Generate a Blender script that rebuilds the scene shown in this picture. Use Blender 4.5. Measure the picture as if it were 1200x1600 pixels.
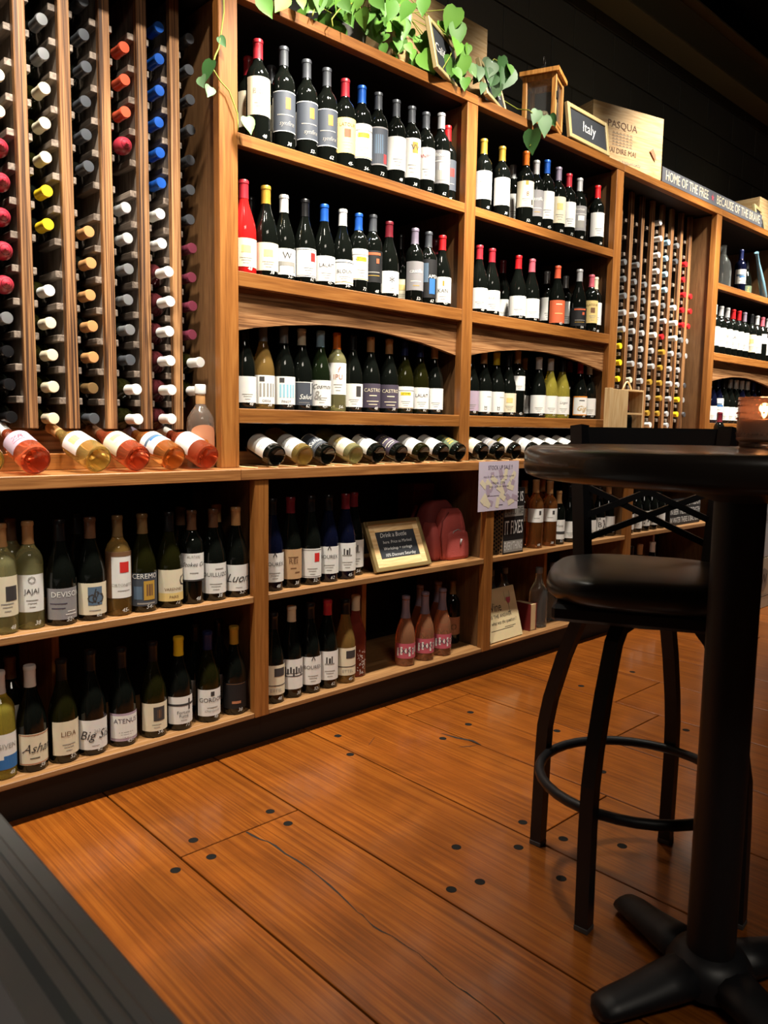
import bpy, bmesh, math, random
from mathutils import Vector, Matrix
for o in list(bpy.data.objects): bpy.data.objects.remove(o, do_unlink=True)
S = bpy.context.scene; C = S.collection
random.seed(7)
R = math.radians
# ------------------------------------------------------------------ camera, light, exposure
cam = bpy.data.cameras.new('camera'); cam.sensor_fit = 'VERTICAL'; cam.sensor_height = 24.0; cam.lens = 24.0*1211.65/1600
cam.clip_start = 0.02; cam.dof.use_dof = True; cam.dof.focus_distance = 2.9; cam.dof.aperture_fstop = 4.8
co = bpy.data.objects.new('camera', cam); C.objects.link(co); S.camera = co
def cam_axes(yaw, pitch, roll):
    f = Vector((math.sin(yaw)*math.cos(pitch), math.cos(yaw)*math.cos(pitch), -math.sin(pitch)))
    r = Vector((math.cos(yaw), -math.sin(yaw), 0)); u = r.cross(f)
    return math.cos(roll)*r+math.sin(roll)*u, -math.sin(roll)*r+math.cos(roll)*u, f
CAM = Vector((0, -2.1, 1.134))
_r, _u, _f = cam_axes(R(43.215), R(6.372), R(0.904))
co.matrix_world = Matrix(((_r.x, _u.x, -_f.x, CAM.x), (_r.y, _u.y, -_f.y, CAM.y), (_r.z, _u.z, -_f.z, CAM.z), (0, 0, 0, 1)))
W = bpy.data.worlds.new('world'); S.world = W; W.use_nodes = True
W.node_tree.nodes['Background'].inputs[0].default_value = (0.55, 0.6, 0.7, 1); W.node_tree.nodes['Background'].inputs[1].default_value = 0.012
def spot(loc, tgt, power, size, col=(1, .91, .78), rad=.06, blend=.7):
    l = bpy.data.lights.new('ceiling_spot', 'SPOT'); l.energy = power; l.spot_size = R(size); l.spot_blend = blend; l.color = col; l.shadow_soft_size = rad
    o = bpy.data.objects.new('ceiling_spot', l); C.objects.link(o); o.location = loc
    o.rotation_euler = (Vector(tgt)-Vector(loc)).to_track_quat('-Z', 'Y').to_euler(); return o
# downlights on a low track close to the shelf front
for x, p in ((-.25, 250), (.65, 250), (1.55, 260), (2.45, 280), (4.35, 330), (5.3, 300)):
    spot((x, -.46, 2.78), (x+.02, .30, 0), p, 80, blend=1.0)
# spots on the ceiling washing the upper shelves
for x, p in ((-.2, 380), (.85, 380), (1.9, 420), (2.95, 450), (4.0, 480), (5.05, 480)):
    spot((x, -1.30, 3.6), (x+.05, .08, 2.1), p, 44, blend=.8)
def area(loc, tgt, power, sx, sy, col):
    l = bpy.data.lights.new('room_fill_light', 'AREA'); l.shape = 'RECTANGLE'; l.size = sx; l.size_y = sy; l.energy = power; l.color = col
    o = bpy.data.objects.new('room_fill_light', l); C.objects.link(o); o.location = loc
    o.rotation_euler = (Vector(tgt)-Vector(loc)).to_track_quat('-Z', 'Y').to_euler(); return o
area((.3, -3.3, 3.5), (.4, -2.4, 0), 30, 1.2, .6, (1, .9, .76))  # unseen fill added behind the camera to brighten the near chest and table
VS = S.view_settings; VS.view_transform = 'Standard'; VS.look = 'None'; VS.gamma = 1; VS.use_curve_mapping = False; VS.exposure = -0.05
# the floor lies 1.052 m below the lens; things standing on it are laid out in a plan scaled about the point under the lens
FZ, FS = .082, .928
def on_floor(o):
    x, y, z = o.location; o.location = (x*FS, -2.1+(y+2.1)*FS, FZ+z*FS); o.scale = (FS, FS, FS); return o
# ------------------------------------------------------------------ materials
MATS = {}
def lin(c): return tuple(((v/12.92) if v <= .04045 else ((v+.055)/1.055)**2.4) for v in c)
def rgb(r, g, b): return lin((r/255, g/255, b/255))
def mat(name, col, rough=.5, metal=0, trans=0, ior=1.45, coat=0, emit=None, est=0, spec=.5, bump=0, bscale=60, sub=0):
    if name in MATS: return MATS[name]
    m = bpy.data.materials.new(name); m.use_nodes = True; b = m.node_tree.nodes['Principled BSDF']; I = b.inputs
    I['Base Color'].default_value = (*col, 1); I['Roughness'].default_value = rough; I['Metallic'].default_value = metal
    I['Transmission Weight'].default_value = trans; I['IOR'].default_value = ior; I['Coat Weight'].default_value = coat; I['Specular IOR Level'].default_value = spec
    if emit: I['Emission Color'].default_value = (*emit, 1); I['Emission Strength'].default_value = est
    nt = m.node_tree; L = nt.links
    tc = nt.nodes.new('ShaderNodeTexCoord'); n = nt.nodes.new('ShaderNodeTexNoise'); n.inputs['Scale'].default_value = bscale
    L.new(tc.outputs['Object'], n.inputs['Vector'])
    mx = nt.nodes.new('ShaderNodeMix'); mx.data_type = 'RGBA'; mx.blend_type = 'MULTIPLY'; mx.inputs[0].default_value = .12 if trans == 0 else 0
    mx.inputs[6].default_value = (*col, 1); L.new(n.outputs['Color'], mx.inputs[7]); L.new(mx.outputs[2], I['Base Color'])
    if bump:
        bp = nt.nodes.new('ShaderNodeBump'); bp.inputs['Strength'].default_value = bump; bp.inputs['Distance'].default_value = .002
        L.new(n.outputs['Fac'], bp.inputs['Height']); L.new(bp.outputs[0], I['Normal'])
    MATS[name] = m; return m
def wood(name, dark, mid, light, axis, rough=.45, scale=1.0, contrast=1.0, coat=0, rings=1.0, per=.35, along=.75, blot=0.0, crough=.22):
    """grain running along the object's own axis"""
    key = name+'_'+axis
    if key in MATS: return MATS[key]
    m = bpy.data.materials.new(key); m.use_nodes = True; nt = m.node_tree; L = nt.links; N = nt.nodes
    b = N['Principled BSDF']; I = b.inputs
    tc = N.new('ShaderNodeTexCoord'); oi = N.new('ShaderNodeObjectInfo')
    vm = N.new('ShaderNodeVectorMath'); vm.operation = 'MULTIPLY_ADD'
    cmb = N.new('ShaderNodeCombineXYZ')
    for k in range(3): L.new(oi.outputs['Random'], cmb.inputs[k])
    L.new(cmb.outputs[0], vm.inputs[0]); vm.inputs[1].default_value = (37, 53, 71); L.new(tc.outputs['Object'], vm.inputs[2])
    mp = N.new('ShaderNodeMapping'); s = [9*scale]*3; s['xyz'.index(axis)] = along*scale; mp.inputs['Scale'].default_value = s
    L.new(vm.outputs[0], mp.inputs['Vector'])
    n1 = N.new('ShaderNodeTexNoise'); n1.inputs['Scale'].default_value = 1.6; n1.inputs['Detail'].default_value = 3; n1.inputs['Distortion'].default_value = .6
    L.new(mp.outputs[0], n1.inputs['Vector'])
    # rings: sine of the warped noise field
    ma = N.new('ShaderNodeMath'); ma.operation = 'MULTIPLY'; ma.inputs[1].default_value = 60*rings; L.new(n1.outputs['Fac'], ma.inputs[0])
    sn = N.new('ShaderNodeMath'); sn.operation = 'SINE'; L.new(ma.outputs[0], sn.inputs[0])
    n2 = N.new('ShaderNodeTexNoise'); n2.inputs['Scale'].default_value = 14; n2.inputs['Detail'].default_value = 4; L.new(mp.outputs[0], n2.inputs['Vector'])
    a1 = N.new('ShaderNodeMath'); a1.operation = 'MULTIPLY_ADD'; a1.inputs[1].default_value = .13*contrast; L.new(sn.outputs[0], a1.inputs[0]); a1.inputs[2].default_value = .5
    a2 = N.new('ShaderNodeMath'); a2.operation = 'MULTIPLY_ADD'; a2.inputs[1].default_value = .9*contrast; L.new(n2.outputs['Fac'], a2.inputs[0]); 
    a3 = N.new('ShaderNodeMath'); a3.operation = 'SUBTRACT'; L.new(a1.outputs[0], a3.inputs[0]); a3.inputs[1].default_value = .45*contrast
    L.new(a3.outputs[0], a2.inputs[2])
    rp = N.new('ShaderNodeValToRGB'); e = rp.color_ramp.elements
    e[0].position = .22; e[0].color = (*dark, 1); e[1].position = .8; e[1].color = (*light, 1); q = e.new(.5); q.color = (*mid, 1)
    L.new(a2.outputs[0], rp.inputs[0])
    hs = N.new('ShaderNodeHueSaturation'); L.new(rp.outputs[0], hs.inputs['Color'])
    v1 = N.new('ShaderNodeMath'); v1.operation = 'MULTIPLY_ADD'; L.new(oi.outputs['Random'], v1.inputs[0]); v1.inputs[1].default_value = per; v1.inputs[2].default_value = 1-per*.5
    if blot:
        n3 = N.new('ShaderNodeTexNoise'); n3.inputs['Scale'].default_value = 4.5; n3.inputs['Detail'].default_value = 5; n3.inputs['Distortion'].default_value = .8; L.new(vm.outputs[0], n3.inputs['Vector'])
        b1 = N.new('ShaderNodeMath'); b1.operation = 'MULTIPLY_ADD'; L.new(n3.outputs['Fac'], b1.inputs[0]); b1.inputs[1].default_value = 2*blot; b1.inputs[2].default_value = 1-blot
        b2 = N.new('ShaderNodeMath'); b2.operation = 'MULTIPLY'; L.new(v1.outputs[0], b2.inputs[0]); L.new(b1.outputs[0], b2.inputs[1]); v1 = b2
    L.new(v1.outputs[0], hs.inputs['Value']); L.new(hs.outputs[0], I['Base Color'])
    I['Roughness'].default_value = rough; I['Coat Weight'].default_value = coat; I['Coat Roughness'].default_value = crough
    bp = N.new('ShaderNodeBump'); bp.inputs['Strength'].default_value = .15; bp.inputs['Distance'].default_value = .002
    L.new(n2.outputs['Fac'], bp.inputs['Height']); L.new(bp.outputs[0], I['Normal'])
    MATS[key] = m; return m
def honey(ax): return wood('shelf_wood', rgb(100, 58, 22), rgb(140, 88, 38), rgb(164, 112, 56), ax, .42, 1.6, .6, rings=.5, per=.2, along=.4)
def panelw(ax): return wood('panel_wood', rgb(74, 50, 28), rgb(102, 71, 42), rgb(122, 90, 56), ax, .5, 1.4, .6, rings=.5, per=.2)
def darkw(ax): return wood('stained_shaded_board', rgb(16, 10, 7), rgb(26, 17, 11), rgb(36, 24, 15), ax, .6)  # dark shelf boards; also paints the shade on the far rack uprights
def rackw(ax): return wood('rack_slat_wood', rgb(58, 36, 22), rgb(120, 80, 46), rgb(160, 118, 76), ax, .5, 2.2, 1.7, rings=.6, along=.12)
def blockw(ax): return wood('rack_block_wood', rgb(92, 80, 70), rgb(126, 112, 100), rgb(150, 136, 122), ax, .6)
def archw(ax): return wood('arch_wood', rgb(98, 64, 38), rgb(146, 102, 64), rgb(172, 130, 88), ax, .45, 1.5, 1.1, along=.3)
def pine(ax): return wood('pine_wood', rgb(196, 152, 98), rgb(222, 186, 134), rgb(236, 208, 160), ax, .5, 1, .8)
def floorw(ax): return wood('floor_wood', rgb(80, 38, 9), rgb(130, 69, 18), rgb(156, 92, 29), ax, .30, 1.6, .62, coat=.45, rings=.7, per=.28, along=.14, blot=.48, crough=.12)
BLACKP = mat('black_paint', (.006, .006, .007), .6)
CAPC = {'red': (172, 40, 52), 'brightred': (206, 30, 36), 'maroon': (110, 28, 40), 'charcoal': (88, 92, 98), 'grey': (132, 134, 136), 'silver': (196, 198, 200), 'gold': (196, 158, 60), 'yellow': (232, 200, 40),
 'blue': (36, 96, 196), 'navy': (34, 44, 92), 'lightblue': (150, 190, 214), 'orange': (226, 116, 34), 'orangered': (216, 92, 62), 'tan': (190, 142, 92), 'brown': (98, 68, 48), 'bronze': (136, 108, 70),
 'white': (226, 226, 222), 'cream': (222, 212, 184), 'black': (18, 18, 20), 'lilac': (150, 140, 160), 'pink': (198, 92, 106), 'purple': (118, 52, 70), 'waxred': (164, 44, 60)}
CAPMETAL = {'charcoal', 'grey', 'silver', 'gold', 'bronze', 'blue', 'navy', 'lilac'}
def capmat(c): return mat('capsule_'+c, rgb(*CAPC[c]), .34, .35 if c in CAPMETAL else 0, coat=.3)
GL = {'black': ((.004, .005, .004), 0), 'green': ((.006, .010, .004), 0), 'olive': ((.009, .009, .002), 0), 'navyglass': ((.003, .004, .014), 0), 'redwax': (rgb(180, 30, 30), 0),
 'amber': ((.6, .36, .1), .8), 'paleyellow': ((.72, .68, .32), .82), 'yellowglass': ((.75, .64, .1), .75), 'rose': ((.65, .14, .09), .8), 'rosepale': ((.8, .38, .2), .82), 'roseamber': ((.68, .26, .07), .88),
 'roseorange': ((1, .40, .10), .88), 'rosepink': ((1, .24, .10), .88), 'rosegold': ((1, .72, .22), .88), 'clear': ((.8, .84, .82), .95), 'whiskey': ((.8, .66, .54), .92), 'maroonglass': ((.05, .01, .012), 0)}
def glass(g):
    c, t = GL[g]; return mat('glass_'+g, c, .06 if t == 0 else .05, trans=t, ior=1.38, coat=.2 if t == 0 else 0, spec=.6)
PAP = {'white': (232, 232, 228), 'cream': (228, 218, 190), 'slate': (66, 72, 82), 'yellow': (226, 200, 130), 'grey': (140, 138, 140), 'black': (22, 22, 24), 'tan': (196, 158, 116), 'orange': (206, 96, 58), 'green': (92, 106, 82),
 'pink': (190, 88, 104), 'lilac': (178, 160, 178), 'red': (208, 44, 40), 'gold': (190, 150, 60), 'brightyellow': (236, 214, 40), 'blue': (48, 110, 176), 'sky': (140, 190, 210), 'brown': (118, 84, 56), 'ink': (60, 58, 58), 'faint': (150, 148, 142), 'copper': (184, 122, 88), 'plum': (74, 66, 82), 'chalk': (226, 226, 224), 'orangeprint': (222, 140, 50), 'steel': (90, 112, 134)}
def paper(c): return mat('paper_'+c, rgb(*PAP[c]), .6)
# ------------------------------------------------------------------ mesh helpers
def mesh(name, v, f, mats, mi=None, smooth=False):
    m = bpy.data.meshes.new(name); m.from_pydata(v, [], f); 
    for q in (mats if isinstance(mats, (list, tuple)) else [mats]): m.materials.append(q)
    if mi: m.polygons.foreach_set('material_index', mi)
    if smooth: m.polygons.foreach_set('use_smooth', [True]*len(m.polygons))
    m.update(); return m
def put(name, me, parent=None, loc=(0, 0, 0), rot=(0, 0, 0)):
    o = bpy.data.objects.new(name, me); C.objects.link(o); o.location = loc; o.rotation_euler = rot
    if parent: o.parent = parent
    return o
def thing(name, label, cat, loc=(0, 0, 0), rot=(0, 0, 0), group=None):
    o = put(name, None, None, loc, rot); o.empty_display_size = .05; tag(o, label, cat, group); return o
def tag(o, label, cat, group=None):
    o['label'] = label; o['category'] = cat
    if group: o['group'] = group
    return o
def struct(o): o['kind'] = 'structure'; return o
def boxmesh(sx, sy, sz, m, bev=.002):
    x, y, z = sx/2, sy/2, sz/2; bm = bmesh.new(); bmesh.ops.create_cube(bm, size=1)
    for v in bm.verts: v.co = Vector((v.co.x*sx, v.co.y*sy, v.co.z*sz))
    if bev: bmesh.ops.bevel(bm, geom=bm.edges[:], offset=min(bev, min(sx, sy, sz)*.3), segments=1, affect='EDGES')
    me = bpy.data.meshes.new('box'); bm.to_mesh(me); bm.free(); me.materials.append(m); return me
_bc = {}
def box(name, x0, x1, y0, y1, z0, z1, m, parent=None, bev=.002, local=False, rot=(0, 0, 0)):
    k = (round(x1-x0, 4), round(y1-y0, 4), round(z1-z0, 4), m.name, bev)
    if k not in _bc: _bc[k] = boxmesh(x1-x0, y1-y0, z1-z0, m, bev)
    c = Vector(((x0+x1)/2, (y0+y1)/2, (z0+z1)/2))
    if parent and not local:
        p = parent; off = Vector((0, 0, 0))
        while p: off += p.location; p = p.parent
        c -= off
    return put(name, _bc[k], parent, c, rot)
def lathe_vf(prof, seg=24, cap0=False, cap1=False):
    v = []; f = []
    for r, z in prof:
        for k in range(seg):
            a = 2*math.pi*k/seg; v.append((r*math.cos(a), r*math.sin(a), z))
    for i in range(len(prof)-1):
        for k in range(seg):
            a, b = i*seg+k, i*seg+(k+1) % seg; f.append((a, b, b+seg, a+seg))
    if cap0: f.append(tuple(range(seg))[::-1])
    if cap1: f.append(tuple((len(prof)-1)*seg+k for k in range(seg)))
    return v, f
def lathe(name, prof, m, seg=24, cap0=True, cap1=True, smooth=True):
    v, f = lathe_vf(prof, seg, cap0, cap1); me = mesh(name, v, f, m, smooth=smooth)
    try: me.set_sharp_from_angle(angle=R(50))
    except Exception: pass
    return me
def tube(name, pts, rad, m, seg=8, square=False, closed=False, smooth=True):
    """tube along a polyline; rad a number or list"""
    pts = [Vector(p) for p in pts]; n = len(pts); v = []; f = []
    prevn = None
    for i, p in enumerate(pts):
        a = pts[i-1] if (i > 0 or closed) else p; b = pts[(i+1) % n] if (i < n-1 or closed) else p
        t = (b-a).normalized()
        if prevn is None:
            h = Vector((0, 0, 1)) if abs(t.z) < .9 else Vector((1, 0, 0)); nn = (h-t*h.dot(t)).normalized()
        else: nn = (prevn-t*prevn.dot(t)).normalized()
        prevn = nn; bn = t.cross(nn); r = rad[i] if isinstance(rad, (list, tuple)) else rad
        for k in range(seg):
            ang = 2*math.pi*(k+(.5 if square else 0))/seg; v.append(tuple(p+nn*(r*math.cos(ang))+bn*(r*math.sin(ang))))
    for i in range(n if closed else n-1):
        for k in range(seg):
            a, b = i*seg+k, i*seg+(k+1) % seg; j = (i+1) % n
            f.append((a, b, j*seg+(k+1) % seg, j*seg+k))
    if not closed: f.append(tuple(range(seg))[::-1]); f.append(tuple((n-1)*seg+k for k in range(seg)))
    return mesh(name, v, f, m, smooth=smooth and not square)
def prism(name, outline, y0, y1, m):
    """outline in x,z extruded along y"""
    n = len(outline); v = [(x, y0, z) for x, z in outline]+[(x, y1, z) for x, z in outline]
    f = [tuple(range(n)), tuple(range(2*n-1, n-1, -1))]+[(i, i+n, (i+1) % n+n, (i+1) % n) for i in range(n)]
    me = mesh(name, v, f, m); bm = bmesh.new(); bm.from_mesh(me); bmesh.ops.recalc_face_normals(bm, faces=bm.faces); bm.to_mesh(me); bm.free(); return me
_tc = {}
def textgeo(s, shear=0.0, spacing=1.0):
    """flat filled lettering, centred, unit size -> verts (x, y), faces, width"""
    k = (s, shear, spacing)
    if k in _tc: return _tc[k]
    cu = bpy.data.curves.new('lettering', 'FONT'); cu.body = s; cu.size = 1; cu.align_x = 'CENTER'; cu.align_y = 'CENTER'; cu.resolution_u = 2; cu.shear = shear; cu.space_character = spacing; cu.fill_mode = 'FRONT'
    o = bpy.data.objects.new('lettering', cu); C.objects.link(o)
    me = bpy.data.meshes.new_from_object(o.evaluated_get(bpy.context.evaluated_depsgraph_get()))
    v = [(q.co.x, q.co.y) for q in me.vertices]; f = [tuple(p.vertices) for p in me.polygons]
    bpy.data.objects.remove(o, do_unlink=True); bpy.data.curves.remove(cu); bpy.data.meshes.remove(me)
    w = (max(x for x, y in v)-min(x for x, y in v)) if v else 0
    _tc[k] = (v, f, w); return _tc[k]
def flat_print(name, items, parent, off=.0006):
    """items on a local x-z face whose front is -y: ('T',text,x,z,size,color,shear,width) / ('B',x0,x1,z0,z1,color)"""
    v = []; f = []; mi = []; ms = []
    def midx(c):
        m = paper(c)
        if m not in ms: ms.append(m)
        return ms.index(m)
    for it in items:
        n = len(v)
        if it[0] == 'B':
            _, x0, x1, z0, z1, c = it; v += [(x0, -off, z0), (x1, -off, z0), (x1, -off, z1), (x0, -off, z1)]; f.append((n, n+1, n+2, n+3)); mi.append(midx(c))
        elif it[0] == 'P':
            pts, c = it[1], it[2]; pk = off*(1.1+.012*len(f)); v += [(x, -pk, z) for x, z in pts]; f.append(tuple(range(n, n+len(pts)))); mi.append(midx(c))
        else:
            _, s, x, z, size, c = it[:6]; sh = it[6] if len(it) > 6 else 0; wd = it[7] if len(it) > 7 else None
            tv, tf, w = textgeo(s, sh); sx = (wd/w) if wd and w else size
            v += [(x+a*sx, -off*1.6, z+b*size) for a, b in tv]; f += [tuple(n+q for q in p) for p in tf]; mi += [midx(c)]*len(tf)
    return put(name, mesh(name, v, f, ms, mi), parent)
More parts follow.
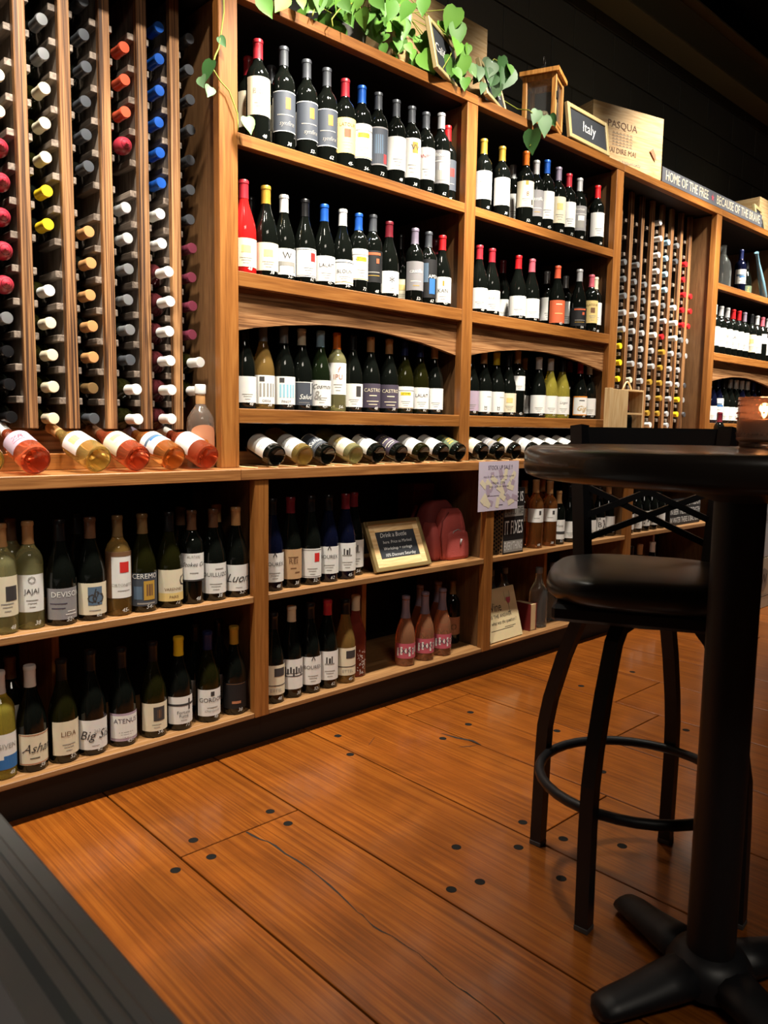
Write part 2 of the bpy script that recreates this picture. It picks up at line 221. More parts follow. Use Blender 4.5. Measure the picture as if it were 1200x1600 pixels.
# ------------------------------------------------------------------ measured layout (metres)
ROWS = [
 ('R1', 2.007, [
  (1.45, 0.05, 0.31, 'bdx', 'black', 'red', 'creamtop', 'f'),
  (1.548, 0.05, 0.32, 'bdx', 'black', 'charcoal', 'slate', 'f'),
  (1.64, 0.05, 0.31, 'bdx', 'black', 'charcoal', 'slate', 'f'),
  (1.725, 0.05, 0.31, 'bdx', 'black', 'charcoal', 'slate', 'f'),
  (1.806, 0.05, 0.3, 'bdx', 'black', 'red', 'yellow', 'f'),
  (1.882, 0.05, 0.3, 'bdx', 'black', 'blue', 'band', 'f'),
  (1.96, 0.05, 0.3, 'bdx', 'black', 'charcoal', 'picture', 'f'),
  (2.049, 0.05, 0.3, 'bdx', 'black', 'charcoal', 'white', 'f'),
  (2.129, 0.05, 0.3, 'bdx', 'black', 'charcoal', 'goldmark', 'f'),
  (2.205, 0.05, 0.3, 'bdx', 'black', 'charcoal', 'redtext', 'f'),
  (2.29, 0.05, 0.32, 'bdx', 'black', 'silver', 'greypic', 'f'),
  (2.36, 0.08, 0.3, 'bdx', 'black', 'brightred', 'darkred', 'f'),
  (1.48, 0.15, 0.3, 'bdx', 'black', 'red', 'creamtop', 'b'),
  (1.57, 0.15, 0.3, 'bdx', 'black', 'charcoal', 'white', 'b'),
 ]),
 ('R2', 1.6, [
  (1.402, 0.06, 0.29, 'bur', 'redwax', 'red', 'cream', 'f'),
  (1.486, 0.06, 0.29, 'bur', 'black', 'gold', 'cream', 'f'),
  (1.564, 0.07, 0.28, 'bur', 'black', 'white', 'whitearms', 'f'),
  (1.643, 0.06, 0.28, 'bur', 'black', 'black', 'redsquare', 'f'),
  (1.726, 0.06, 0.28, 'bur', 'black', 'blue', 'lalait', 'f'),
  (1.809, 0.06, 0.28, 'bur', 'black', 'white', 'bloun', 'f'),
  (1.883, 0.06, 0.28, 'bdx', 'black', 'blue', 'band', 'f'),
  (1.956, 0.065, 0.29, 'bdx', 'black', 'charcoal', 'blackorange', 'f'),
  (2.033, 0.06, 0.28, 'bur', 'black', 'maroon', 'whitelow', 'f'),
  (2.169, 0.06, 0.28, 'bdx', 'black', 'lilac', 'grey', 'f'),
  (2.244, 0.06, 0.28, 'bdx', 'black', 'charcoal', 'blueprint', 'f'),
  (2.323, 0.06, 0.28, 'bur', 'black', 'brightred', 'kan', 'f'),
  (2.359, 0.13, 0.28, 'bur', 'black', 'maroon', 'kan', 'f'),
  (1.501, 0.17, 0.28, 'bur', 'black', 'black', 'white', 'b'),
  (2.2, 0.17, 0.28, 'bur', 'black', 'black', 'cream', 'b'),
 ]),
 ('R3', 1.18, [
  (1.421, 0.09, 0.28, 'bur', 'black', 'black', 'white', 'f'),
  (1.498, 0.095, 0.28, 'bur', 'amber', 'grey', 'columns', 'f'),
  (1.579, 0.09, 0.28, 'bur', 'black', 'grey', 'bluecolumns', 'f'),
  (1.658, 0.095, 0.28, 'bur', 'black', 'cream', 'salud', 'f'),
  (1.737, 0.09, 0.28, 'bur', 'green', 'lightblue', 'script', 'f'),
  (1.812, 0.09, 0.28, 'bdx', 'paleyellow', 'orange', 'ipu', 'f'),
  (1.887, 0.09, 0.28, 'bur', 'black', 'black', 'halfdark', 'f'),
  (1.976, 0.09, 0.28, 'bur', 'black', 'tan', 'castro', 'f'),
  (2.071, 0.09, 0.28, 'bur', 'black', 'tan', 'castro', 'f'),
  (2.154, 0.09, 0.28, 'bur', 'olive', 'navy', 'band', 'f'),
  (2.241, 0.09, 0.28, 'bur', 'olive', 'navy', 'lalait', 'f'),
  (2.324, 0.09, 0.28, 'bur', 'black', 'tan', 'white', 'f'),
  (2.359, 0.16, 0.28, 'bur', 'black', 'black', 'greenlabel', 'f'),
 ]),
 ('R4', 2.007, [
  (2.547, 0.05, 0.29, 'bdx', 'black', 'gold', 'whitetext', 'f'),
  (2.667, 0.05, 0.29, 'bdx', 'black', 'gold', 'whitetext', 'f'),
  (2.83, 0.05, 0.31, 'bdx', 'black', 'orange', 'orangetop', 'f'),
  (2.906, 0.05, 0.29, 'bdx', 'black', 'silver', 'grey', 'f'),
  (2.984, 0.05, 0.31, 'bdx', 'black', 'blue', 'white', 'f'),
  (3.074, 0.05, 0.3, 'bdx', 'black', 'lilac', 'cream', 'f'),
  (3.158, 0.05, 0.29, 'bdx', 'black', 'red', 'white', 'f'),
  (3.247, 0.05, 0.29, 'bdx', 'black', 'silver', 'greypic', 'f'),
  (3.403, 0.05, 0.29, 'bdx', 'black', 'brightred', 'white', 'f'),
  (3.466, 0.09, 0.29, 'bdx', 'black', 'charcoal', 'white', 'f'),
  (2.883, 0.16, 0.29, 'bdx', 'black', 'silver', 'white', 'b'),
  (3.466, 0.165, 0.29, 'bdx', 'black', 'black', 'cream', 'b'),
 ]),
 ('R5', 1.6, [
  (2.55, 0.06, 0.28, 'bur', 'black', 'red', 'white', 'f'),
  (2.632, 0.06, 0.28, 'bur', 'black', 'red', 'whitetext', 'f'),
  (2.815, 0.06, 0.28, 'bur', 'black', 'brightred', 'white', 'f'),
  (2.914, 0.06, 0.28, 'bur', 'black', 'pink', 'white', 'f'),
  (3.113, 0.06, 0.28, 'bur', 'black', 'orangered', 'orange', 'f'),
  (3.293, 0.06, 0.29, 'bur', 'black', 'silver', 'blackorange', 'f'),
  (3.4, 0.06, 0.28, 'bdx', 'black', 'pink', 'yellow', 'f'),
  (3.468, 0.08, 0.28, 'bdx', 'black', 'cream', 'white', 'f'),
  (2.846, 0.17, 0.28, 'bur', 'black', 'maroon', 'white', 'b'),
  (3.186, 0.17, 0.28, 'bdx', 'black', 'silver', 'white', 'b'),
  (3.343, 0.17, 0.28, 'bdx', 'black', 'silver', 'white', 'b'),
 ]),
 ('R6', 1.18, [
  (2.549, 0.09, 0.28, 'bur', 'black', 'black', 'lilaclabel', 'f'),
  (2.635, 0.09, 0.28, 'bur', 'black', 'tan', 'whitecrest', 'f'),
  (2.722, 0.09, 0.28, 'bur', 'black', 'yellow', 'whitecrest', 'f'),
  (2.807, 0.09, 0.28, 'bur', 'black', 'black', 'cream', 'f'),
  (2.885, 0.1, 0.3, 'bdx', 'black', 'tan', 'highwhite', 'f'),
  (3.036, 0.09, 0.28, 'bur', 'black', 'white', 'white', 'f'),
  (3.129, 0.09, 0.28, 'bur', 'yellowglass', 'white', 'white', 'f'),
  (3.229, 0.09, 0.28, 'bur', 'yellowglass', 'black', 'whitetext', 'f'),
  (3.382, 0.09, 0.28, 'bur', 'black', 'red', 'orangeborder', 'f'),
  (3.464, 0.09, 0.28, 'bur', 'black', 'white', 'white', 'f'),
  (3.03, 0.17, 0.28, 'bur', 'black', 'tan', 'white', 'b'),
  (3.409, 0.17, 0.29, 'bur', 'black', 'maroon', 'grey', 'b'),
 ]),
 ('L1', 0.5901, [
  (0.625, -0.013, 0.28, 'bdx', 'paleyellow', 'tan', 'darksquare', 'f'),
  (0.695, -0.003, 0.28, 'bdx', 'paleyellow', 'tan', 'jaja', 'f'),
  (0.772, -0.013, 0.28, 'bur', 'black', 'black', 'devison', 'f'),
  (0.855, -0.013, 0.28, 'bur', 'black', 'brown', 'bicycle', 'f'),
  (0.933, -0.013, 0.28, 'bdx', 'amber', 'bronze', 'brownred', 'f'),
  (1.007, -0.013, 0.28, 'bur', 'olive', 'bronze', 'ceremo', 'f'),
  (1.09, -0.013, 0.28, 'bur', 'olive', 'black', 'yellowband', 'f'),
  (1.165, -0.013, 0.28, 'bdx', 'black', 'brown', 'stokes', 'f'),
  (1.239, -0.013, 0.28, 'bur', 'black', 'brown', 'ouilluzo', 'f'),
  (1.32, -0.013, 0.28, 'bur', 'black', 'tan', 'luom', 'f'),
  (0.68, 0.085, 0.28, 'bdx', 'paleyellow', 'brown', 'white', 'b'),
  (0.862, 0.095, 0.28, 'bur', 'black', 'black', 'white', 'b'),
  (1.187, 0.095, 0.28, 'bur', 'black', 'brown', 'white', 'b'),
  (1.316, 0.095, 0.28, 'bur', 'black', 'tan', 'white', 'b'),
 ]),
 ('L2', 0.2092, [
  (0.608, -0.013, 0.28, 'bdx', 'yellowglass', 'white', 'wave', 'f'),
  (0.684, -0.013, 0.28, 'bur', 'black', 'white', 'ashan', 'f'),
  (0.767, -0.013, 0.28, 'bur', 'olive', 'black', 'lida', 'f'),
  (0.846, -0.013, 0.29, 'bur', 'black', 'black', 'bigsis', 'f'),
  (0.936, -0.013, 0.28, 'bur', 'black', 'black', 'atenus', 'f'),
  (1.032, -0.013, 0.28, 'bur', 'olive', 'black', 'portrait', 'f'),
  (1.116, -0.013, 0.28, 'bur', 'black', 'yellow', 'blackband', 'f'),
  (1.215, -0.013, 0.28, 'bur', 'olive', 'navy', 'gordon', 'f'),
  (1.311, -0.013, 0.28, 'bur', 'black', 'gold', 'darklabel', 'f'),
  (0.669, 0.095, 0.28, 'bdx', 'black', 'brown', 'white', 'b'),
  (1.232, 0.095, 0.28, 'bur', 'black', 'black', 'white', 'b'),
  (1.32, 0.095, 0.28, 'bur', 'black', 'black', 'white', 'b'),
 ]),
 ('M1', 0.5901, [
  (1.458, -0.013, 0.3, 'rie', 'navyglass', 'black', 'bourex', 'f'),
  (1.536, -0.008, 0.3, 'rie', 'black', 'maroon', 'tanrelief', 'f'),
  (1.617, -0.013, 0.3, 'rie', 'black', 'black', 'redsquare', 'f'),
  (1.694, -0.013, 0.3, 'rie', 'navyglass', 'black', 'bourex', 'f'),
  (1.773, -0.013, 0.3, 'rie', 'navyglass', 'maroon', 'castle', 'f'),
  (1.842, 0.022, 0.3, 'rie', 'black', 'maroon', 'castle', 'f'),
 ]),
 ('M2', 0.2092, [
  (1.463, -0.013, 0.3, 'rie', 'black', 'black', 'blackblock', 'f'),
  (1.542, -0.008, 0.31, 'rie', 'black', 'cream', 'sketch', 'f'),
  (1.618, -0.013, 0.31, 'rie', 'black', 'black', 'bourex', 'f'),
  (1.695, -0.013, 0.31, 'rie', 'black', 'red', 'castle', 'f'),
  (1.778, -0.013, 0.3, 'rie', 'amber', 'black', 'blackblock', 'f'),
  (1.853, 0.017, 0.3, 'bur', 'rose', 'cream', 'filigree', 'f'),
 ]),
 ('M3', 0.2092, [
  (2.085, -0.013, 0.27, 'cha', 'rosepale', 'lilac', 'pinkprint', 'f'),
  (2.193, -0.013, 0.27, 'cha', 'rosepale', 'lilac', 'pinkprint', 'f'),
  (2.295, -0.013, 0.27, 'cha', 'rosepale', 'lilac', 'pinkprint', 'f'),
  (2.274, 0.095, 0.27, 'cha', 'rosepale', 'lilac', 'pinkprint', 'b'),
  (2.384, 0.095, 0.27, 'cha', 'rosepale', 'lilac', 'pinkprint', 'b'),
  (2.455, 0.075, 0.27, 'bdx', 'black', 'bronze', 'copper', 'b'),
 ]),
 ('N1', 0.5901, [
  (2.905, -0.013, 0.31, 'bdx', 'roseamber', 'tan', 'smallwhite', 'f'),
  (3.014, -0.013, 0.3, 'bdx', 'roseamber', 'tan', 'smallwhite', 'f'),
  (3.09, -0.013, 0.25, 'bdx', 'black', 'tan', 'doublewhite', 'f'),
  (2.923, 0.065, 0.3, 'bdx', 'roseamber', 'tan', 'smallwhite', 'b'),
  (3.078, 0.075, 0.3, 'bdx', 'roseamber', 'tan', 'smallwhite', 'b'),
  (3.29, 0.055, 0.25, 'bdx', 'black', 'white', 'white', 'b'),
 ]),
]
RACKL = {0: [(9, 'cream'), (8, 'cream'), (7, 'waxred'), (6, 'waxred'), (5, 'waxred'), (4, 'waxred'), (3, 'waxred'), (2, 'grey'), (1, 'black'), (0, 'black'), (-1, 'black')], 1: [(11, 'grey'), (10, 'grey'), (9, 'cream'), (8, 'cream'), (7, 'cream'), (6, 'yellow'), (5, 'yellow'), (3, 'white'), (2, 'cream'), (1, 'cream'), (0, 'cream'), (-1, 'cream')], 2: [(12, 'charcoal'), (11, 'charcoal'), (10, 'charcoal'), (9, 'charcoal'), (8, 'charcoal'), (7, 'charcoal'), (5, 'tan'), (4, 'tan'), (3, 'tan'), (2, 'tan'), (1, 'tan'), (0, 'bronze'), (-1, 'charcoal')], 3: [(11, 'orangered'), (10, 'orangered'), (9, 'orangered'), (8, 'waxred'), (6, 'silver'), (5, 'silver'), (4, 'grey'), (3, 'grey'), (2, 'grey'), (1, 'charcoal'), (0, 'white'), (-1, 'white')], 4: [(12, 'blue'), (11, 'blue'), (10, 'blue'), (9, 'blue'), (8, 'blue'), (7, 'blue'), (6, 'white'), (5, 'white'), (4, 'white'), (3, 'white'), (2, 'white'), (1, 'white'), (0, 'white'), (-1, 'white')], 5: [(12, 'charcoal'), (11, 'charcoal'), (10, 'charcoal'), (9, 'charcoal'), (8, 'charcoal'), (7, 'charcoal'), (6, 'charcoal'), (5, 'purple'), (4, 'purple'), (3, 'purple'), (2, 'purple'), (1, 'white'), (0, 'white')]}
RACKF = {0: [(9, 'grey'), (8, 'grey'), (7, 'grey'), (6, 'silver'), (5, 'silver'), (4, 'yellow'), (3, 'yellow'), (2, 'yellow')], 1: [(9, 'grey'), (8, 'grey'), (7, 'grey'), (6, 'white'), (5, 'silver'), (4, 'silver'), (3, 'silver'), (2, 'cream')], 2: [(8, 'grey'), (7, 'grey'), (6, 'grey'), (5, 'silver'), (4, 'silver'), (3, 'silver'), (2, 'silver'), (1, 'white'), (0, 'white')], 3: [(12, 'white'), (11, 'white'), (10, 'white'), (9, 'white'), (8, 'white'), (7, 'white'), (6, 'silver'), (5, 'white'), (4, 'silver'), (3, 'silver'), (2, 'gold'), (1, 'silver'), (0, 'gold'), (-1, 'white')], 4: [(11, 'lightblue'), (10, 'lightblue'), (9, 'lightblue'), (8, 'lightblue'), (7, 'grey'), (6, 'silver'), (5, 'brightred'), (4, 'gold'), (3, 'gold'), (2, 'gold'), (1, 'gold'), (0, 'gold')], 5: [(11, 'grey'), (10, 'charcoal'), (7, 'white'), (6, 'white'), (5, 'white'), (4, 'silver'), (3, 'silver'), (2, 'silver'), (1, 'silver'), (0, 'silver'), (-1, 'silver')], 6: [(10, 'brightred'), (9, 'brightred'), (8, 'brightred'), (7, 'brightred'), (6, 'brightred'), (5, 'grey'), (4, 'grey'), (3, 'silver'), (2, 'silver'), (1, 'yellow'), (0, 'yellow')], 7: [(8, 'brightred'), (7, 'brightred'), (6, 'brightred'), (5, 'silver'), (4, 'silver'), (2, 'charcoal'), (1, 'silver'), (0, 'charcoal')]}
PEGS = [(1.003, -0.293), (0.997, -0.397), (0.897, -0.391), (1.249, -0.391), (1.251, -0.3), (1.758, -0.001), (1.687, -0.153), (2.032, -0.27), (2.309, -0.165), (2.206, -0.243), (1.516, -0.794), (1.439, -0.941), (1.361, -0.915), (1.76, -0.833), (1.771, -0.963), (2.411, -0.504), (2.926, -0.279), (3.285, -0.326), (1.642, -0.907), (1.861, -1.092), (2.23, -0.807), (1.605, -1.069), (2.792, -0.825)]
LV = [(1.631, -0.03, 2.468, 0.033), (1.707, -0.03, 2.486, 0.044), (1.746, -0.03, 2.454, 0.045), (1.808, -0.03, 2.48, 0.063), (1.797, -0.03, 2.523, 0.045), (1.863, -0.03, 2.547, 0.058), (1.947, -0.03, 2.557, 0.065), (2.033, -0.03, 2.578, 0.066), (2.1, -0.03, 2.621, 0.055), (1.906, 0.04, 2.539, 0.048), (2.036, 0.04, 2.558, 0.055), (2.037, 0.04, 2.493, 0.049), (2.09, 0.04, 2.495, 0.044), (2.114, 0.04, 2.482, 0.044), (2.174, 0.04, 2.559, 0.044), (2.205, 0.04, 2.605, 0.045), (2.261, 0.04, 2.625, 0.052), (2.104, 0.04, 2.546, 0.044), (1.949, 0.04, 2.524, 0.042), (1.986, 0.04, 2.496, 0.043), (2.066, 0.04, 2.553, 0.043), (2.007, 0.04, 2.533, 0.043), (1.972, 0.04, 2.457, 0.043), (1.824, 0.04, 2.539, 0.041), (1.727, 0.04, 2.523, 0.034), (2.064, 0.04, 2.643, 0.049), (1.962, 0.04, 2.587, 0.048), (2.283, -0.015, 2.645, 0.09), (2.295, -0.015, 2.549, 0.065), (2.291, -0.015, 2.452, 0.052), (2.34, -0.015, 2.504, 0.065), (2.351, -0.015, 2.438, 0.046), (2.375, -0.015, 2.493, 0.046), (2.363, -0.015, 2.565, 0.039), (2.334, 0.07, 2.553, 0.047), (2.34, 0.07, 2.514, 0.053), (2.168, 0.07, 2.477, 0.045), (1.412, -0.03, 2.374, 0.062), (1.494, -0.03, 2.41, 0.055), (1.554, -0.03, 2.435, 0.04), (1.629, -0.03, 2.468, 0.057), (1.712, -0.03, 2.491, 0.058), (2.421, -0.02, 2.494, 0.06), (2.475, -0.02, 2.502, 0.061), (2.501, -0.02, 2.529, 0.074), (2.556, -0.02, 2.56, 0.082), (2.61, -0.02, 2.531, 0.097), (2.608, -0.02, 2.565, 0.048), (2.45, -0.02, 2.45, 0.04), (2.526, -0.02, 2.495, 0.054), (2.789, -0.03, 2.431, 0.058), (2.839, -0.03, 2.411, 0.08), (2.764, -0.03, 2.332, 0.086), (2.885, -0.03, 2.441, 0.051), (1.272, -0.02, 2.233, 0.03), (1.242, -0.02, 2.145, 0.059), (1.21, -0.02, 2.101, 0.042), (1.239, -0.02, 2.081, 0.043), (1.356, -0.03, 2.021, 0.054)]
VINES = [[(1.286, -0.018, 2.421), (1.287, -0.018, 2.318), (1.278, -0.018, 2.266), (1.269, -0.018, 2.215), (1.256, -0.018, 2.188), (1.25, -0.018, 2.165)], [(1.253, -0.012, 2.154), (1.278, -0.012, 2.127), (1.306, -0.012, 2.11), (1.335, -0.012, 2.053), (1.337, -0.012, 2.004)], [(2.513, 0.02, 2.558), (2.559, 0.02, 2.603), (2.612, 0.02, 2.601)], [(2.744, -0.02, 2.448), (2.789, -0.02, 2.44), (2.845, -0.02, 2.429), (2.82, -0.02, 2.383), (2.761, -0.02, 2.309)], [(1.608, -0.02, 2.42), (1.619, -0.02, 2.448), (1.639, -0.02, 2.479)], [(1.684, -0.03, 2.41), (1.679, -0.03, 2.431), (1.71, -0.03, 2.472), (1.764, -0.03, 2.51)], [(2.222, -0.01, 2.447), (2.262, -0.01, 2.505), (2.306, -0.01, 2.583), (2.33, -0.01, 2.618)]]
# ------------------------------------------------------------------ bottles
SH = {  # outline (radius, height) for a bottle 0.30 high, neck radius, capsule length, label span
 'bdx': ([(.0, .018), (.02, .010), (.030, .0), (.0355, .002), (.0375, .008), (.0375, .185), (.0360, .200), (.0290, .216), (.0190, .229), (.0152, .240), (.0142, .250), (.0138, .288), (.0152, .289), (.0152, .296), (.0140, .300)], .0142, .058, (.050, .165)),
 'bur': ([(.0, .018), (.02, .010), (.033, .0), (.0390, .002), (.0410, .008), (.0410, .125), (.0400, .145), (.0365, .165), (.0300, .188), (.0225, .210), (.0170, .230), (.0148, .248), (.0142, .288), (.0156, .289), (.0156, .296), (.0142, .300)], .0148, .056, (.022, .112)),
 'rie': ([(.0, .014), (.02, .008), (.031, .0), (.0360, .002), (.0378, .008), (.0378, .130), (.0365, .150), (.0325, .172), (.0260, .198), (.0195, .224), (.0155, .246), (.0142, .262), (.0138, .289), (.0150, .290), (.0150, .296), (.0138, .300)], .0142, .052, (.030, .125)),
 'pro': ([(.0, .018), (.02, .010), (.031, .0), (.0365, .002), (.0385, .008), (.0385, .128), (.0370, .143), (.0315, .162), (.0235, .184), (.0170, .204), (.0145, .222), (.0138, .245), (.0138, .288), (.0152, .289), (.0152, .296), (.0140, .300)], .0142, .060, (.050, .14)),
 'cha': ([(.0, .024), (.02, .012), (.034, .0), (.0410, .002), (.0435, .008), (.0435, .110), (.0420, .135), (.0370, .160), (.0290, .184), (.0215, .206), (.0172, .228), (.0156, .250), (.0152, .280), (.0172, .284), (.0172, .296), (.0140, .300)], .0156, .085, (.035, .100)),
}
_b = {}
def wf(sh, h): return 1 if sh == 'pro' else min(h/.30, 1)
def body_mesh(sh, h, g):
    k = ('b', sh, h, g)
    if k not in _b: _b[k] = lathe('bottle_body', [(r*wf(sh, h), z*h/.30) for r, z in SH[sh][0]], glass(g), 24, False, True)
    return _b[k]
def cap_mesh(sh, h, c):
    k = ('c', sh, h, c)
    if k not in _b:
        p, nr, cl, _ = SH[sh]; q_ = wf(sh, h); p = [(r*q_, z) for r, z in p]; nr *= q_; z0 = h-cl
        def rad(z):
            zz = z*.30/h
            for (r0, a), (r1, b) in zip(p, p[1:]):
                if b > .1 and a <= zz <= b and b > a: return r0+(r1-r0)*(zz-a)/(b-a)
            return nr
        pr = [(rad(z0)+.0009, z0)]+[(max(rad(z0+cl*t), nr)+.0010, z0+cl*t) for t in (.2, .4, .6, .78)]+[(nr+.0012, h-.011), (nr+.0023, h-.0105), (nr+.0023, h-.003), (nr+.0008, h+.0008), (nr*.5, h+.0012)]
        _b[k] = lathe('capsule', pr, capmat(c), 20, False, True)
    return _b[k]
def wrap(v2, rad, z0):  # (arc length, height) -> on the bottle, front = -y
    return [(rad*math.sin(x/rad), -rad*math.cos(x/rad), z0+z) for x, z in v2]
def strip(x0, x1, z0, z1, rad, v, f):
    n = max(1, int(abs(x1-x0)/rad/R(12))+1); b = len(v)
    for i in range(n+1):
        x = x0+(x1-x0)*i/n; v += wrap([(x, z0), (x, z1)], rad, 0)
    for i in range(n): f.append((b+2*i, b+2*i+2, b+2*i+3, b+2*i+1))
    return n
def T(s, v, size, c='ink', u=0, sh=0): return ('T', s, u, v, size, c, sh)
def Bx(u0, u1, v0, v1, c): return ('B', u0, u1, v0, v1, c)
LN = [Bx(-.4, .4, .30, .325, 'faint'), Bx(-.3, .3, .22, .24, 'faint'), Bx(-.2, .2, .12, .14, 'faint')]
